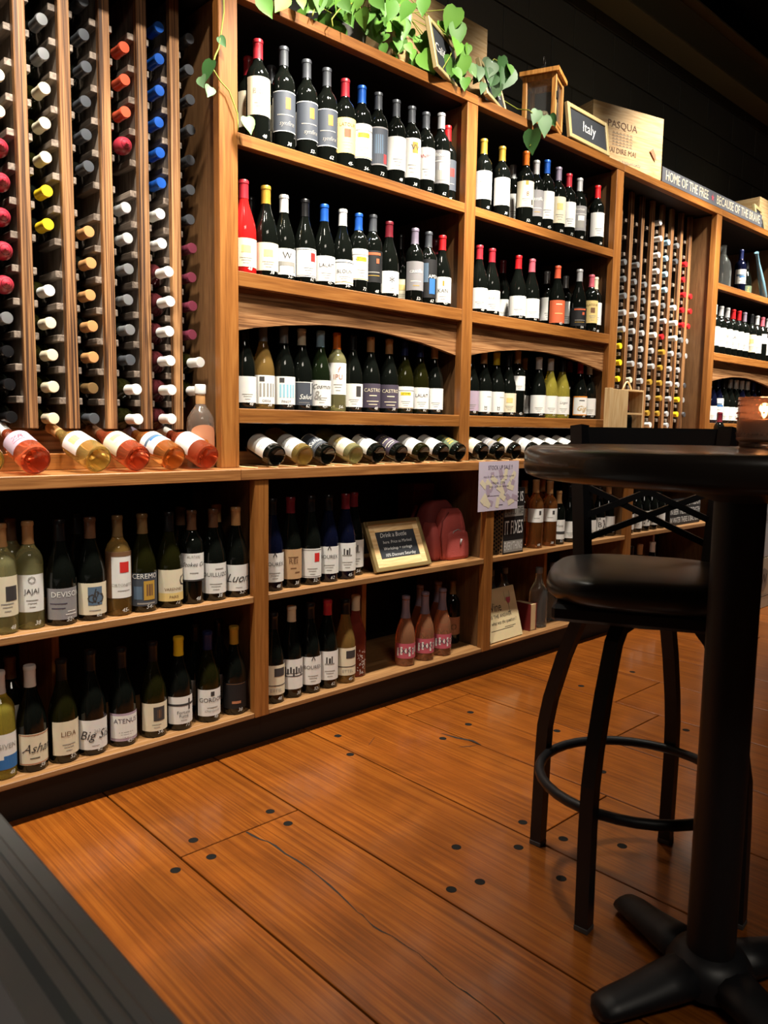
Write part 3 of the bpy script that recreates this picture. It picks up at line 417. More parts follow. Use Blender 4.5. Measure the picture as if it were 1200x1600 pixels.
LAB = {  # key: (paper, words, print, span, half angle)
 'creamtop': ('cream', 'cream', [T('B & L', .62, .16, 'faint'), *LN], (.075, .185), 72),
 'slate': ('slate', 'slate orange-square', [Bx(.0, .34, .56, .84, 'orangeprint'), Bx(-.6, .6, .40, .425, 'faint'), T('synfire', .2, .13, 'faint', .1, .3), Bx(-.96, .96, .0, .02, 'white'), Bx(-.96, .96, .98, 1, 'white')], None, 72),
 'yellow': ('yellow', 'pale yellow', [T('LATOUR', .80, .11, 'brown'), Bx(-.25, .25, .45, .68, 'brown'), *LN], None, 72),
 'band': ('white', 'white yellow-banded', [Bx(-.45, .45, .60, .74, 'brightyellow'), T('LETEMPS', .67, .09, 'ink'), Bx(-1, 1, .80, .83, 'faint'), Bx(-1, 1, .02, .04, 'gold'), *LN], None, 70),
 'picture': ('grey', 'grey picture', [Bx(-.9, .9, .04, .96, 'slate'), Bx(.35, .7, .05, .3, 'red'), Bx(-.4, .4, .3, .8, 'steel')], (.045, .175), 66),
 'white': ('white', 'plain white', LN, None, 70), 'whitetext': ('white', 'white lettered', [T('Logan', .66, .16, 'faint', 0, .3), *LN], None, 72),
 'goldmark': ('white', 'white gold-marked', [Bx(.0, .55, .62, .9, 'gold'), T('VV', .76, .16, 'ink', .28), *LN], (.04, .18), 62),
 'redtext': ('white', 'white red-lettered', [T('ANIMUS', .72, .12, 'red'), *LN], None, 70),
 'greypic': ('grey', 'dark grey patterned', [T('Bodega', .86, .12, 'white'), Bx(-.5, .5, .1, .4, 'faint'), Bx(-.2, .5, .4, .6, 'white'), Bx(-.9, .9, .66, .68, 'white')], None, 72),
 'darkred': ('slate', 'dark red-spotted', [Bx(.1, .6, .45, .72, 'red'), Bx(-.6, .6, .2, .22, 'faint')], None, 70),
 'cream': ('cream', 'cream', [Bx(-.3, .3, .5, .75, 'yellow'), *LN], None, 72),
 'whitearms': ('white', 'white crested', [T('W', .72, .3, 'ink'), Bx(-.5, .5, .35, .5, 'faint'), Bx(-.7, -.5, .1, .5, 'faint'), Bx(.5, .7, .1, .5, 'faint')], None, 74),
 'redsquare': ('white', 'white red-square', [Bx(.15, .6, .55, .85, 'red'), Bx(-.94, .94, .04, .055, 'ink'), Bx(-.94, .94, .945, .96, 'ink'), *LN], (.025, .125), 68),
 'lalait': ('white', 'white lettered', [T('LALAIT', .62, .17), *LN], None, 74),
 'bloun': ('white', 'white framed', [T('BLOUN', .52, .17), Bx(-.9, .9, .88, .905, 'ink'), Bx(-.9, .9, .08, .10, 'gold'), *LN], None, 74),
 'blackorange': ('black', 'black orange-barred', [Bx(-.6, .6, .86, .94, 'orange'), Bx(-.5, .5, .3, .33, 'faint'), Bx(.2, .45, .6, .75, 'orange'), Bx(-.5, .5, .2, .22, 'gold')], None, 72),
 'whitelow': ('white', 'white emblem', [T('*', .5, .5, 'ink'), *LN[1:]], (.02, .105), 70),
 'grey': ('grey', 'grey', [T('castillo', .66, .15, 'white', 0, .3), Bx(-.5, .5, .3, .32, 'white'), Bx(-.3, .3, .15, .17, 'gold')], None, 70),
 'blueprint': ('black', 'black blue-printed', [Bx(-.7, -.1, .4, .9, 'steel'), Bx(.0, .6, .1, .5, 'blue'), T('APEX', .55, .1, 'white', .4)], (.03, .185), 70),
 'kan': ('white', 'white lettered', [T('KAN', .45, .18), Bx(-.05, .1, .65, .85, 'orangeprint'), *LN[1:]], (.02, .125), 72),
 'columns': ('white', 'white column-print', [Bx(-.5+.25*i, -.36+.25*i, .25, .72, 'faint') for i in range(5)]+[Bx(-.5, -.15, .78, .95, 'ink'), T('ORRA', .1, .1)], (.02, .12), 72),
 'bluecolumns': ('white', 'white blue-column', [Bx(-.5+.25*i, -.36+.25*i, .25, .72, 'sky') for i in range(5)]+[Bx(-.5, -.15, .78, .95, 'ink'), T('PINOT', .1, .1)], (.02, .12), 72),
 'salud': ('slate', 'dark slate', [T('Salud', .35, .24, 'white', .1, .35), Bx(-.9, .9, .97, 1, 'white'), Bx(.5, .6, .5, 1, 'white'), Bx(-.4, .4, .1, .12, 'faint')], (.02, .105), 74),
 'script': ('white', 'white scripted', [T('Cosmos', .75, .2, 'ink', 0, .4), T('&', .4, .4, 'faint', -.3), *LN], (.02, .115), 74),
 'ipu': ('white', 'white tall', [T('IPU', .55, .18, 'copper'), T('f', .78, .2, 'copper', 0, .3), *LN], (.065, .185), 66),
 'halfdark': ('white', 'white dark-blotched', [Bx(.15, .6, .45, .9, 'ink'), *LN], (.02, .11), 72),
 'castro': ('plum', 'grey-violet', [T('CASTRO', .72, .17, 'cream'), Bx(-.3, .3, .48, .52, 'cream'), Bx(-.5, .5, .25, .28, 'cream'), Bx(-.35, .35, .12, .15, 'cream')], (.02, .115), 74),
 'greenlabel': ('green', 'dark green', [Bx(-.3+.1*i, .2+.08*(i % 3), .15+.16*i, .22+.16*i, 'gold') for i in range(5)], (.02, .11), 74),
 'orangetop': ('cream', 'cream', [Bx(-.1, .15, .84, 1, 'orangeprint'), T('8', .5, .2, 'brown', .1), Bx(.5, .7, .1, .3, 'ink'), *LN], (.07, .175), 74),
 'orange': ('orange', 'burnt orange', [Bx(-.3, .3, .8, .84, 'cream'), Bx(-.4, .4, .4, .43, 'yellow')], (.02, .13), 72),
 'lilaclabel': ('lilac', 'lilac', LN, None, 74),
 'whitecrest': ('white', 'white small-crest', [T('M', .2, .16), Bx(-.12, .12, .1, .12, 'ink'), Bx(.1, .6, .72, .74, 'faint')], (.02, .115), 74),
 'highwhite': ('white', 'high-set white', LN, (.12, .185), 60),
 'orangeborder': ('white', 'orange-bordered white', [Bx(-1, 1, .94, 1, 'orangeprint'), Bx(-1, -.92, 0, 1, 'orangeprint'), Bx(.92, 1, 0, 1, 'orangeprint'), Bx(-1, 1, 0, .05, 'orangeprint'), T('Gigi', .35, .3, 'gold', 0, .4), Bx(-.3, .3, .75, .8, 'ink')], (.02, .12), 70),
 'darksquare': ('cream', 'cream black-square', [Bx(-.1, .7, .38, .75, 'ink'), *LN], (.05, .16), 66),
 'jaja': ('white', 'pale blue-white', [T('JAJAI', .55, .15, 'ink'), T('O', .85, .22, 'faint'), *LN], (.05, .155), 60),
 'devison': ('grey', 'grey', [T('DEVISON', .80, .20, 'white', .12), Bx(-.8, .1, .5, .53, 'plum'), Bx(-.7, .0, .35, .38, 'plum'), Bx(.0, .7, .14, .17, 'white'), Bx(.1, .6, .24, .27, 'white')], (.018, .108), 76),
 'bicycle': ('cream', 'cream bicycle-print', [Bx(-.35, .45, .30, .88, 'steel'), T('O', .5, .42, 'ink', .22), T('O', .5, .32, 'ink', -.12), T('h', .68, .3, 'ink', .05, .3), Bx(-.3, .35, .12, .15, 'faint')], (.018, .112), 72),
 'brownred': ('white', 'white red-square', [Bx(-1, -.55, 0, 1, 'brown'), Bx(.85, 1, 0, 1, 'brown'), Bx(-.55, .85, .9, 1, 'brown'), Bx(-.05, .55, .55, .78, 'red'), T('CIRTONETTO', .28, .07, 'faint', .2), Bx(-.2, .6, .15, .165, 'faint')], (.055, .195), 74),
 'ceremo': ('slate', 'slate gold-picture', [T('CEREMO', .90, .17, 'white'), Bx(-.1, .6, .18, .76, 'gold'), Bx(.05, .45, .3, .66, 'brown'), Bx(-.7, -.2, .2, .6, 'steel'), Bx(-.5, .6, .05, .1, 'faint')], (.02, .122), 72),
 'yellowband': ('cream', 'cream yellow-footed', [Bx(-1, 1, 0, .26, 'yellow'), T('VARENNES', .38, .10, 'brown'), T('G', .62, .4, 'ink', .68), T('PARIS', .13, .1, 'brown')], (.022, .122), 74),
 'stokes': ('white', 'white scripted', [T('Stokes Co', .60, .19, 'ink', 0, .35), T('AUSTERE', .88, .1, 'faint'), Bx(-1, 1, .0, .055, 'ink'), Bx(-.3, .3, .28, .31, 'faint')], (.075, .165), 70),
 'ouilluzo': ('white', 'white lettered', [T('OUILLUZO', .62, .16), Bx(-.05, .5, .8, .83, 'faint'), *LN], (.025, .125), 74),
 'luom': ('white', 'white large-script', [T('Luom', .48, .42, 'ink', 0, .45), *LN[2:]], (.022, .11), 76),
 'wave': ('white', 'white blue-wave', [Bx(-1, 1, .0, .28, 'blue'), Bx(-.2, 1, .28, .38, 'blue'), T('GIVEN', .65, .16, 'faint')], (.03, .13), 72),
 'ashan': ('cream', 'cream large-script', [T('Ashan', .52, .42, 'ink', 0, .45), Bx(-.96, .96, .02, .05, 'copper'), Bx(-.96, .96, .95, .98, 'copper'), Bx(-.4, .1, .2, .23, 'ink')], (.022, .112), 74),
 'lida': ('cream', 'cream', [T('LIDA', .62, .17, 'brown'), *LN], (.025, .125), 66),
 'bigsis': ('white', 'white large-script', [T('Big Sis', .48, .38, 'ink', 0, .35), T('262', .62, .12, 'faint', .1), *LN[2:]], (.018, .105), 76),
 'atenus': ('lilac', 'pale lilac', [Bx(-.92, .92, .10, .92, 'white'), T('ATENUS', .72, .19, 'plum'), *LN], (.018, .105), 76),
 'portrait': ('cream', 'cream portrait', [Bx(-.2, .55, .36, .86, 'ink'), Bx(.05, .3, .45, .75, 'brown'), *LN[1:]], (.022, .112), 70),
 'blackband': ('white', 'white black-banded', [Bx(-1, .95, .66, .74, 'ink'), Bx(.3, .42, .5, .9, 'ink'), T('Fortuna', .42, .13), T('Fumé', .28, .13), *LN[2:]], (.022, .112), 76),
 'gordon': ('white', 'white lettered', [T('GORDON', .60, .19), Bx(-.12, .12, .75, .92, 'ink'), Bx(-.35, .35, .3, .33, 'faint'), T('Chardonnay', .2, .1, 'faint', 0, .3)], (.022, .112), 74),
 'darklabel': ('black', 'black', [Bx(-.3, .3, .2, .3, 'copper'), Bx(-.7, .7, .95, .97, 'brown')], None, 72),
 'bourex': ('white', 'white lettered', [T('BOUREX', .62, .15), T('^', .88, .3, 'ink'), *LN], (.03, .125), 72),
 'tanrelief': ('tan', 'tan relief', [T('REI', .6, .2, 'brown'), Bx(-.35, .35, .72, .75, 'brown'), Bx(-.2, .2, .35, .38, 'brown'), Bx(.1, .5, .2, .24, 'brown')], (.03, .13), 76),
 'castle': ('white', 'white castle-print', [Bx(-.3, -.2, .58, .8, 'ink'), Bx(-.1, .05, .58, .76, 'ink'), Bx(.1, .2, .58, .82, 'ink'), Bx(-.4, .35, .54, .58, 'faint'), *LN], (.03, .13), 72),
 'blackblock': ('cream', 'cream black-block', [Bx(-.15, .7, .62, .9, 'ink'), Bx(-1, 1, .30, .33, 'ink'), T('ETTEL', .15, .13, 'faint')], (.03, .13), 74),
 'sketch': ('white', 'white sketched', [Bx(-.8+.2*i, -.68+.2*i, .45+.05*(i % 3), .75-.06*(i % 2), 'ink') for i in range(8)]+[Bx(-.85, .85, .42, .45, 'ink'), Bx(-.7, .5, .52, .54, 'ink')], (.03, .13), 74),
 'filigree': ('white', 'white filigree', [], (.02, .1), 40),
 'pinkprint': ('pink', 'pink patterned', [Bx(-.8+.32*i, -.65+.32*i, .15+.1*(i % 3), .7+.08*(i % 2), 'white') for i in range(6)]+[T('SXXY', .5, .4, 'plum')], None, 74),
 'copper': ('copper', 'copper', [T('o', .5, .6, 'brown')], (.045, .13), 70),
 'smallwhite': ('white', 'small white', [Bx(.2, .45, .55, .85, 'ink'), Bx(-.3, .3, .3, .33, 'faint')], (.115, .175), 70),
 'doublewhite': ('white', 'double white', [Bx(-1, 1, .26, .40, 'ink'), T('Hess', .7, .16, 'faint')], (.03, .14), 74),
 'rosepinklabel': ('lilac', 'pale pink', [T('ZR', .5, .3, 'pink', 0, .3), Bx(-.4, .4, .25, .28, 'pink')], (.07, .17), 62),
 'yellowcircle': ('white', 'white yellow-dotted', [Bx(-.45, .1, .3, .75, 'yellow'), T('soleil', .62, .14, 'faint', .3, .3)], (.07, .165), 66),
 'bluewave': ('white', 'white blue-wave', [Bx(-.8, .5, .52, .66, 'steel'), Bx(-.3, .8, .42, .54, 'blue'), Bx(-.4, .4, .2, .23, 'faint')], (.07, .165), 66),
 'round': ('white', 'white round-seal', [T('B', .5, .4), T('O', .5, 1.0)], (.03, .12), 66),
}
def label_meshes(sh, h, key, sp=None):
    k = ('l', sh, h, key, sp)
    if k in _b: return _b[k]
    bg, words, items, span, half = LAB[key]; p, nr, cl, sp0 = SH[sh]; z0, z1 = sp or span or sp0
    s = h/.30; z0 *= s; z1 *= s; r0 = max(r for r, z in p)*wf(sh, h); half = R(half); rad = r0+.0006; hw = rad*half; hh = z1-z0
    if key == 'filigree':
        v = []; f = []; rr = random.Random(3)
        for i in range(46):
            x = rr.uniform(-.2, 1)*hw; z = z0+rr.random()*hh; a = rr.uniform(.0015, .006)
            strip(x, x+a, z, z+.0012, rad, v, f); strip(x, x+.0012, z, z+a, rad, v, f)
        lm = mesh('label', v, f, paper('white')); _b[k] = (lm, None); return _b[k]
    v = []; f = []; strip(-hw, hw, z0, z1, rad, v, f)
    lm = mesh('label', v, f, paper(bg), smooth=True)
    v = []; f = []; mi = []; ms = []
    for it in items:
        c = paper(it[5])
        if c not in ms: ms.append(c)
        q = ms.index(c)
        if it[0] == 'B':
            n = strip(it[1]*hw, it[2]*hw, z0+it[3]*hh, z0+it[4]*hh, rad+.0004, v, f); mi += [q]*n
        else:
            tv, tf, w = textgeo(it[1], it[6]); size = min(it[4]*hh*1.25, 1.7*hw/max(w, .01)); b = len(v)
            v += wrap([(it[2]*hw+x*size, it[3]*hh+y*size) for x, y in tv], rad+.0007, z0); f += [tuple(b+i for i in t) for t in tf]; mi += [q]*len(tf)
    pm = mesh('print', v, f, ms, mi) if v else None
    _b[k] = (lm, pm); return _b[k]
def price_mesh(sh, n, h):
    k = ('p', sh, n, h)
    if k not in _b:
        r0 = max(r for r, z in SH[sh][0])*min(h/.30, 1); tv, tf, w = textgeo(n, .25); s = .016
        _b[k] = mesh('price', wrap([(.012+x*s, y*s) for x, y in tv], r0+.0007, .016), tf, paper('chalk'))
    return _b[k]
ORD = ['first', 'second', 'third', 'fourth', 'fifth', 'sixth', 'seventh', 'eighth', 'ninth', 'tenth', 'eleventh', 'twelfth', 'thirteenth', 'fourteenth', 'fifteenth']
GW = {'black': 'black', 'green': 'dark green', 'olive': 'olive', 'navyglass': 'dark blue', 'redwax': 'red', 'amber': 'amber', 'paleyellow': 'pale yellow', 'yellowglass': 'yellow', 'rose': 'rosé', 'rosepale': 'rosé', 'roseamber': 'amber rosé', 'roseorange': 'orange rosé', 'rosepink': 'red rosé', 'rosegold': 'golden'}
CWD = {'waxred': 'red wax', 'brightred': 'bright red', 'lightblue': 'pale blue', 'orangered': 'orange-red'}
def bottle(loc, h, sh, g, cap, lab, text, group, rz=0, price=None, tilt=None, cat='wine bottle', sp=None):
    t = thing('wine_bottle', text, cat, loc, tilt or (0, 0, rz), group)
    put('glass_body', body_mesh(sh, h, g), t)
    if cap: put('capsule', cap_mesh(sh, h, cap), t)
    if lab:
        lm, pm = label_meshes(sh, h, lab, sp); l = put('label', lm, t)
        if pm: put('label_print', pm, l)
    if price and sh != 'cha': put('price_mark', price_mesh(sh, price, h), t)
    return t
# ------------------------------------------------------------------ the room
KY = -.025           # toe-kick plane
floor = on_floor(struct(put('floor', None)))
box('subfloor', -3.6, 10.2, -5.4, .36, -.08, -.034, mat('subfloor_dark', (.006, .004, .003), .9), floor, 0, True)
PW = .3855; fw = floorw('y'); rr = random.Random(5)
seam0 = .935
joints = {0: [-.345], 1: [-2.3], 2: [-.907], 3: [-1.9, -.02], -1: [-1.5]}
planks = {}
for k in range(-12, 25):
    x0 = seam0+PW*k; x1 = x0+PW
    js = sorted(joints.get(k, [rr.uniform(-2.6, -.4)]))
    ys = [-5.1]+([rr.uniform(-3.9, -3.2)] if js[0] > -2.5 else [])+js+[.30]
    for a, b in zip(ys, ys[1:]):
        planks[(k, round(a, 3), round(b, 3))] = box('plank', x0+.0028, x1-.0028, a+.0022, b-.0022, -.034, 0, fw, floor, .0015, True)
pegm = lathe('peg', [(.0135, -.001), (.0135, .0004)], mat('peg_black', (.008, .007, .006), .85, spec=.2), 16)
def plank_at(x, y):
    k = math.floor((x-seam0)/PW)
    for (kk, a, b), o in planks.items():
        if kk == k and a <= y <= b: return o
for x, y in PEGS:
    p = plank_at(x, y)
    o = put('peg', pegm, p, Vector((x, y, 0))-p.location)
crack = [(1.135, -.351), (1.153, -.464), (1.154, -.657), (1.132, -.829), (1.124, -.893), (1.134, -.996), (1.124, -1.11), (1.122, -1.19), (1.116, -1.275), (1.13, -1.45), (1.12, -1.7)]
wd = [.003, .0035, .0026, .0012, .002, .0014, .0012, .0018, .001, .001, .0005]
v = []; f = []; rr2 = random.Random(9)
fine = []
for (a, wa), (b, wb) in zip(zip(crack, wd), zip(crack[1:], wd[1:])):
    for t in (0, .25, .5, .75): fine.append((a[0]+(b[0]-a[0])*t+rr2.uniform(-.003, .003), a[1]+(b[1]-a[1])*t, (wa+(wb-wa)*t)*rr2.uniform(.5, 1.4)))
p = plank_at(1.13, -.8)
for x, y, w_ in fine: v += [(x-w_-p.location.x, y-p.location.y, .0005-p.location.z), (x+w_-p.location.x, y-p.location.y, .0005-p.location.z)]
for i in range(len(fine)-1): f.append((2*i, 2*i+1, 2*i+3, 2*i+2))
put('crack', mesh('crack', v, f, mat('crack_black', (.012, .007, .004), .7)), p)
for pts in ([(2.063, -.235), (2.075, -.30), (2.098, -.355), (2.093, -.40)], [(2.02, -.36), (2.06, -.385), (2.085, -.39)], [(1.79, -.135), (1.85, -.10)]):
    p = plank_at(*pts[0]); v = []
    for i, (x, y) in enumerate(pts):
        w_ = .006 if 0 < i < len(pts)-1 else .0015; v += [(x-w_-p.location.x, y-p.location.y, .0005-p.location.z), (x+w_-p.location.x, y-p.location.y, .0005-p.location.z)]
    put('crack', mesh('crack', v, [(2*i, 2*i+1, 2*i+3, 2*i+2) for i in range(len(pts)-1)], mat('crack_black', (.012, .007, .004), .7)), p)
wallm = mat('wall_charcoal', rgb(112, 114, 108), .8, bump=.5, bscale=90); joint = mat('wall_joint', rgb(70, 71, 68), .9)
wb = struct(put('wall_back', None))
box('wall_core', -3.3, 9.3, .472, .60, -.08, 3.9, joint, wb, 0)
for j in range(7):
    for i in range(22):
        x0 = .95+.40*i+(.2 if j % 2 else 0); z0 = 2.36+.203*j
        box('block', x0+.004, x0+.396, .455, .475, z0+.004, z0+.199, wallm, wb, .003)
blk = mat('ceiling_black', (.008, .008, .009), .9)
struct(box('wall_left', -3.4, -3.2, -5.2, .60, -.08, 3.9, mat('wall_dark', (.05, .045, .04), .8), None, 0))
struct(box('wall_right', 9.2, 9.4, -5.2, .60, -.08, 3.9, mat('wall_dark', (.05, .045, .04), .8), None, 0))
struct(box('wall_front', -3.4, 9.4, -5.4, -5.2, -.08, 3.9, mat('wall_dark', (.05, .045, .04), .8), None, 0))
struct(box('ceiling', -3.4, 9.4, -5.4, .60, 3.9, 4.0, blk, None, 0))
bm_ = tag(put('ceiling_beam', None), 'dark olive steel beam along the ceiling above the shelves', 'beam')
olive = mat('beam_olive', rgb(140, 130, 96), .6)
box('web', -3.1, 9.1, .30, .325, 3.40, 3.66, olive, bm_); box('flange', -3.1, 9.1, .235, .39, 3.385, 3.40, olive, bm_); box('flange', -3.1, 9.1, .235, .39, 3.66, 3.675, olive, bm_)
tag(put('conduit', tube('conduit', [(4.2, -.9, 3.62), (6.2, -.9, 3.62), (8.9, -.9, 3.62)], .018, mat('pipe_grey', rgb(120, 116, 104), .4, .6))), 'thin grey conduit pipe under the black ceiling', 'pipe')

# ------------------------------------------------------------------ tall shelving
ZT0, ZT1 = 2.388, 2.424       # top rail
DEP = .432
posts = [(.172, .236), (1.279, 1.344), (2.386, 2.448), (3.490, 3.554), (4.598, 4.664), (5.71, 5.775)]
shelves = [(1.970, 2.007), (1.554, 1.600), (1.134, 1.180)]
bays = [('tall rack bay at the left with the rosé row', 'rack'), ('tall shelf bay under the trailing plant', 'shelf'), ('tall shelf bay under the lantern', 'shelf'), ('tall rack bay under the long lettered sign', 'rack'), ('tall shelf bay at the far right', 'shelf')]
def stile(u, x0, x1):
    box('stile', x0, x1, 0, .034, .9945, ZT0, honey('z'), u); box('side_panel', (x0+x1)/2-.018, (x0+x1)/2+.018, .034, DEP, .9945, ZT0, panelw('z'), u)
arch = [(0, 1.42), (.08, 1.438), (.2, 1.457), (.36, 1.474), (.47, 1.478), (.58, 1.478), (.70, 1.470), (.84, 1.455), (.96, 1.436), (1.047, 1.42)]
for i, (lab, kind) in enumerate(bays):
    x0 = posts[i][1]; x1 = posts[i+1][0]
    u = thing('shelving_bay', 'honey wood '+lab, 'shelf', ((x0+x1)/2, .16, .99))
    if i == 0: stile(u, *posts[0])
    stile(u, *posts[i+1])
    xa = posts[i][0] if i == 0 else posts[i][1]
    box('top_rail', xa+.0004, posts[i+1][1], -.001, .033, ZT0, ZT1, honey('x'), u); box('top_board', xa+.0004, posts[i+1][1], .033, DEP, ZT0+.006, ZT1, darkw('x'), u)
    box('back_panel', x0-.012, x1+.012, DEP+.0004, DEP+.012, .9948, ZT1, BLACKP, u, 0)
    if kind == 'shelf':
        for z0, z1 in shelves:
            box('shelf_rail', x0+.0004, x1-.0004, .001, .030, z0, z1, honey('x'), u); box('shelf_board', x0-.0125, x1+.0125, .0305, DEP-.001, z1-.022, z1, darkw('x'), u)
        w = x1-x0; m0 = Vector(((x0+x1)/2, .16, .99))
        pts = [(x0+.0005+a*(w-.001)/1.047, z) for a, z in arch]+[(x1-.0005, 1.5535), (x0+.0005, 1.5535)]
        me = prism('arch_valance', [(a-m0.x, z-m0.z) for a, z in pts], .030-m0.y, .050-m0.y, archw('x')); put('arch_valance', me, u)
# continuous ledge
ledge = thing('ledge', 'long continuous wooden ledge between tall shelves and base cabinets', 'ledge', (2.9, .17, .9595))
for a, b in ((.14, 1.30), (1.30, 2.42), (2.42, 3.52), (3.52, 4.63), (4.63, 5.80)):
    box('board', a+.0006, b-.0006, -.079, .432, .9598, .994, wood('ledge_wood', rgb(106, 66, 32), rgb(148, 98, 52), rgb(176, 126, 74), 'x', .45, 1.4, .7, along=.4), ledge)
# base cabinets
ZB0, ZB1, ZM0, ZM1 = .1928, .2092, .569, .5901; LY = -.075; LD = .33
lposts = [(.219, .272), (1.350, 1.403), (2.481, 2.534), (3.612, 3.665), (4.743, 4.797)]
ldiv = [.779, 1.907, 3.066, 4.108]
bl = ['open base cabinet below the rosé row', 'open base cabinet holding the chalkboard menu and backpack', 'open base cabinet behind the bar stool', 'open base cabinet at far right behind the table pole']
def lstile(u, x0, x1):
    box('stile', x0, x1, LY, LY+.03, ZB0, .9595, honey('z'), u); box('side_panel', x0+.010, x1-.010, LY+.03, LD, ZB0, .9595, panelw('z'), u)
lm_ = wood('base_shelf_wood', rgb(116, 80, 46), rgb(150, 108, 64), rgb(172, 132, 86), 'x', .5, 1.4, .7, along=.4)
for i in range(4):
    x0 = lposts[i][1]; x1 = lposts[i+1][0]
    u = thing('base_cabinet', 'honey wood '+bl[i], 'cabinet', ((x0+x1)/2, .19, 0))
    if i == 0: lstile(u, *lposts[0])
    lstile(u, *lposts[i+1])
    box('bottom_edge', x0+.0004, x1-.0004, LY+.002, LY+.0302, ZB0, ZB1, lm_, u); box('shelf_edge', x0+.0004, x1-.0004, LY+.004, LY+.0302, ZM0, ZM1, lm_, u); box('bottom_board', x0-.0095, x1+.0095, LY+.0305, LD, ZB0, ZB1, lm_, u); box('middle_shelf', x0-.0095, x1+.0095, LY+.0305, LD, ZM0, ZM1, lm_, u)
    d = ldiv[i]; box('divider', d-.011, d+.011, (.06 if i == 0 else .03), LD, ZB1, ZM0, honey('z'), u)
    box('back_panel', x0-.009, x1+.009, LD+.0004, LD+.01, ZB0, .9595, BLACKP, u, 0)
    box('kick_board', lposts[i][0] if i == 0 else x0+.0004, lposts[i+1][1], KY, KY+.018, FZ+.0005, ZB0-.0003, mat('kick_black', (.012, .009, .007), .7), u, 0)
# ------------------------------------------------------------------ wine racks
RY = .13; LZ0 = 1.189; LP = .0876; NL = 13
def wine_rack(label, xs, xl, xr, bw, levels=range(NL)):
    r = thing('wine_rack', label, 'wine rack', ((xl+xr)/2, .2, .99))
    for x in xs:
        box('slat', x-.0155, x+.0155, RY, RY+.022, 1.11, 2.386, rackw('z'), r); box('upright_board', x-.009, x+.009, RY+.022, DEP-.002, 1.11, 2.386, bw('z'), r)
        for k in levels:
            z = LZ0+LP*k
            box('block', x-.033, x+.033, RY+.0225, RY+.15, z-.0095, z+.0095, blockw('y'), r, .0015)
    box('base_rail', xl, xr, .305, .333, .9945, 1.109, archw('x'), r)
    return r
LX = [.763-.1125*k for k in (4, 3, 2, 1)]+[.763, .8790, .9915, 1.1035, 1.2075]
wine_rack('tall slatted wine rack full of capped bottles at the left', LX, .24, 1.2925, blockw)
FX = [3.652+.1125*k for k in range(9)]
wine_rack('tall slatted wine rack under the long lettered sign', FX, 3.556, 4.611, darkw)  # uprights darker than in the left rack: shade between slats put into their colour
COLN = ['left of the leftmost slat', 'right of the first slat', 'right of the second slat', 'right of the third slat', 'right of the fourth slat', 'beside the post']
LC = [(LX[3]+LX[4])/2, (LX[4]+LX[5])/2, (LX[5]+LX[6])/2, (LX[6]+LX[7])/2, (LX[7]+LX[8])/2, 1.2555]
def rest(gap): return .0095+math.sqrt(max(.0370**2-(gap/2-.033)**2, 1e-6))+.0006
LR = [rest(q) for q in (.1125, .1160, .1125, .1120, .1040, .0960)]
WAX = None
def waxcap(c):
    k = ('wax', c)
    if k not in _b:
        nr = .0148; h = .295
        _b[k] = lathe('capsule', [(nr+.004, h-.05), (nr+.009, h-.035), (nr+.010, h-.022), (nr+.007, h-.010), (nr+.003, h-.002), (.006, h+.003), (.003, h+.012)], capmat(c), 18, False, True)
    return _b[k]
rkb = random.Random(11)
for ci, l in RACKL.items():
    l = sorted(l, reverse=True)
    for n, (lev, cap) in enumerate(l):
        h = .295; z = LZ0+LP*lev+LR[ci]
        long = cap == 'white' and ci >= 3 and lev <= 4
        yt = RY-.002-(.045 if long else 0)+rkb.uniform(-.006, .006)
        w = CWD.get(cap, cap)
        t = thing('wine_bottle', '%s-capped bottle lying in left rack, column %s, %s from top' % (w, COLN[ci], ORD[n]), 'wine bottle', (LC[ci], yt+h, z), (R(90), rkb.uniform(0, 6), 0), 'bottles lying in the left rack')
        g = 'maroonglass' if (long and ci == 4) else ('olive' if cap in ('orangered', 'white', 'cream') else 'black')
        put('glass_body', body_mesh('bdx', h, g), t)
        put('capsule', waxcap(cap) if cap == 'waxred' else cap_mesh('bdx', h, cap), t)
FC = [(a+b)/2 for a, b in zip(FX[1:], FX[2:])]+[4.5815]
FN = ['leftmost', 'second', 'third', 'fourth', 'fifth', 'sixth', 'seventh', 'rightmost']
for ci, l in RACKF.items():
    for n, (lev, cap) in enumerate(l):
        h = .295; z = LZ0+LP*lev+.0385
        if lev < 0: z = 1.16
        yt = RY-.004+rkb.uniform(-.012, .006)
        if cap == 'white': yt -= .012
        x = FC[ci] if ci < 7 else 4.575
        t = thing('wine_bottle', '%s-capped bottle in far rack, %s bottle column, %s from top' % (CWD.get(cap, cap), FN[ci], ORD[n]), 'wine bottle', (x, yt+h, z), (R(90), 0, 0), 'bottles lying in the far rack')
        put('glass_body', body_mesh('bdx', h, 'black'), t); put('capsule', cap_mesh('bdx', h, cap), t)
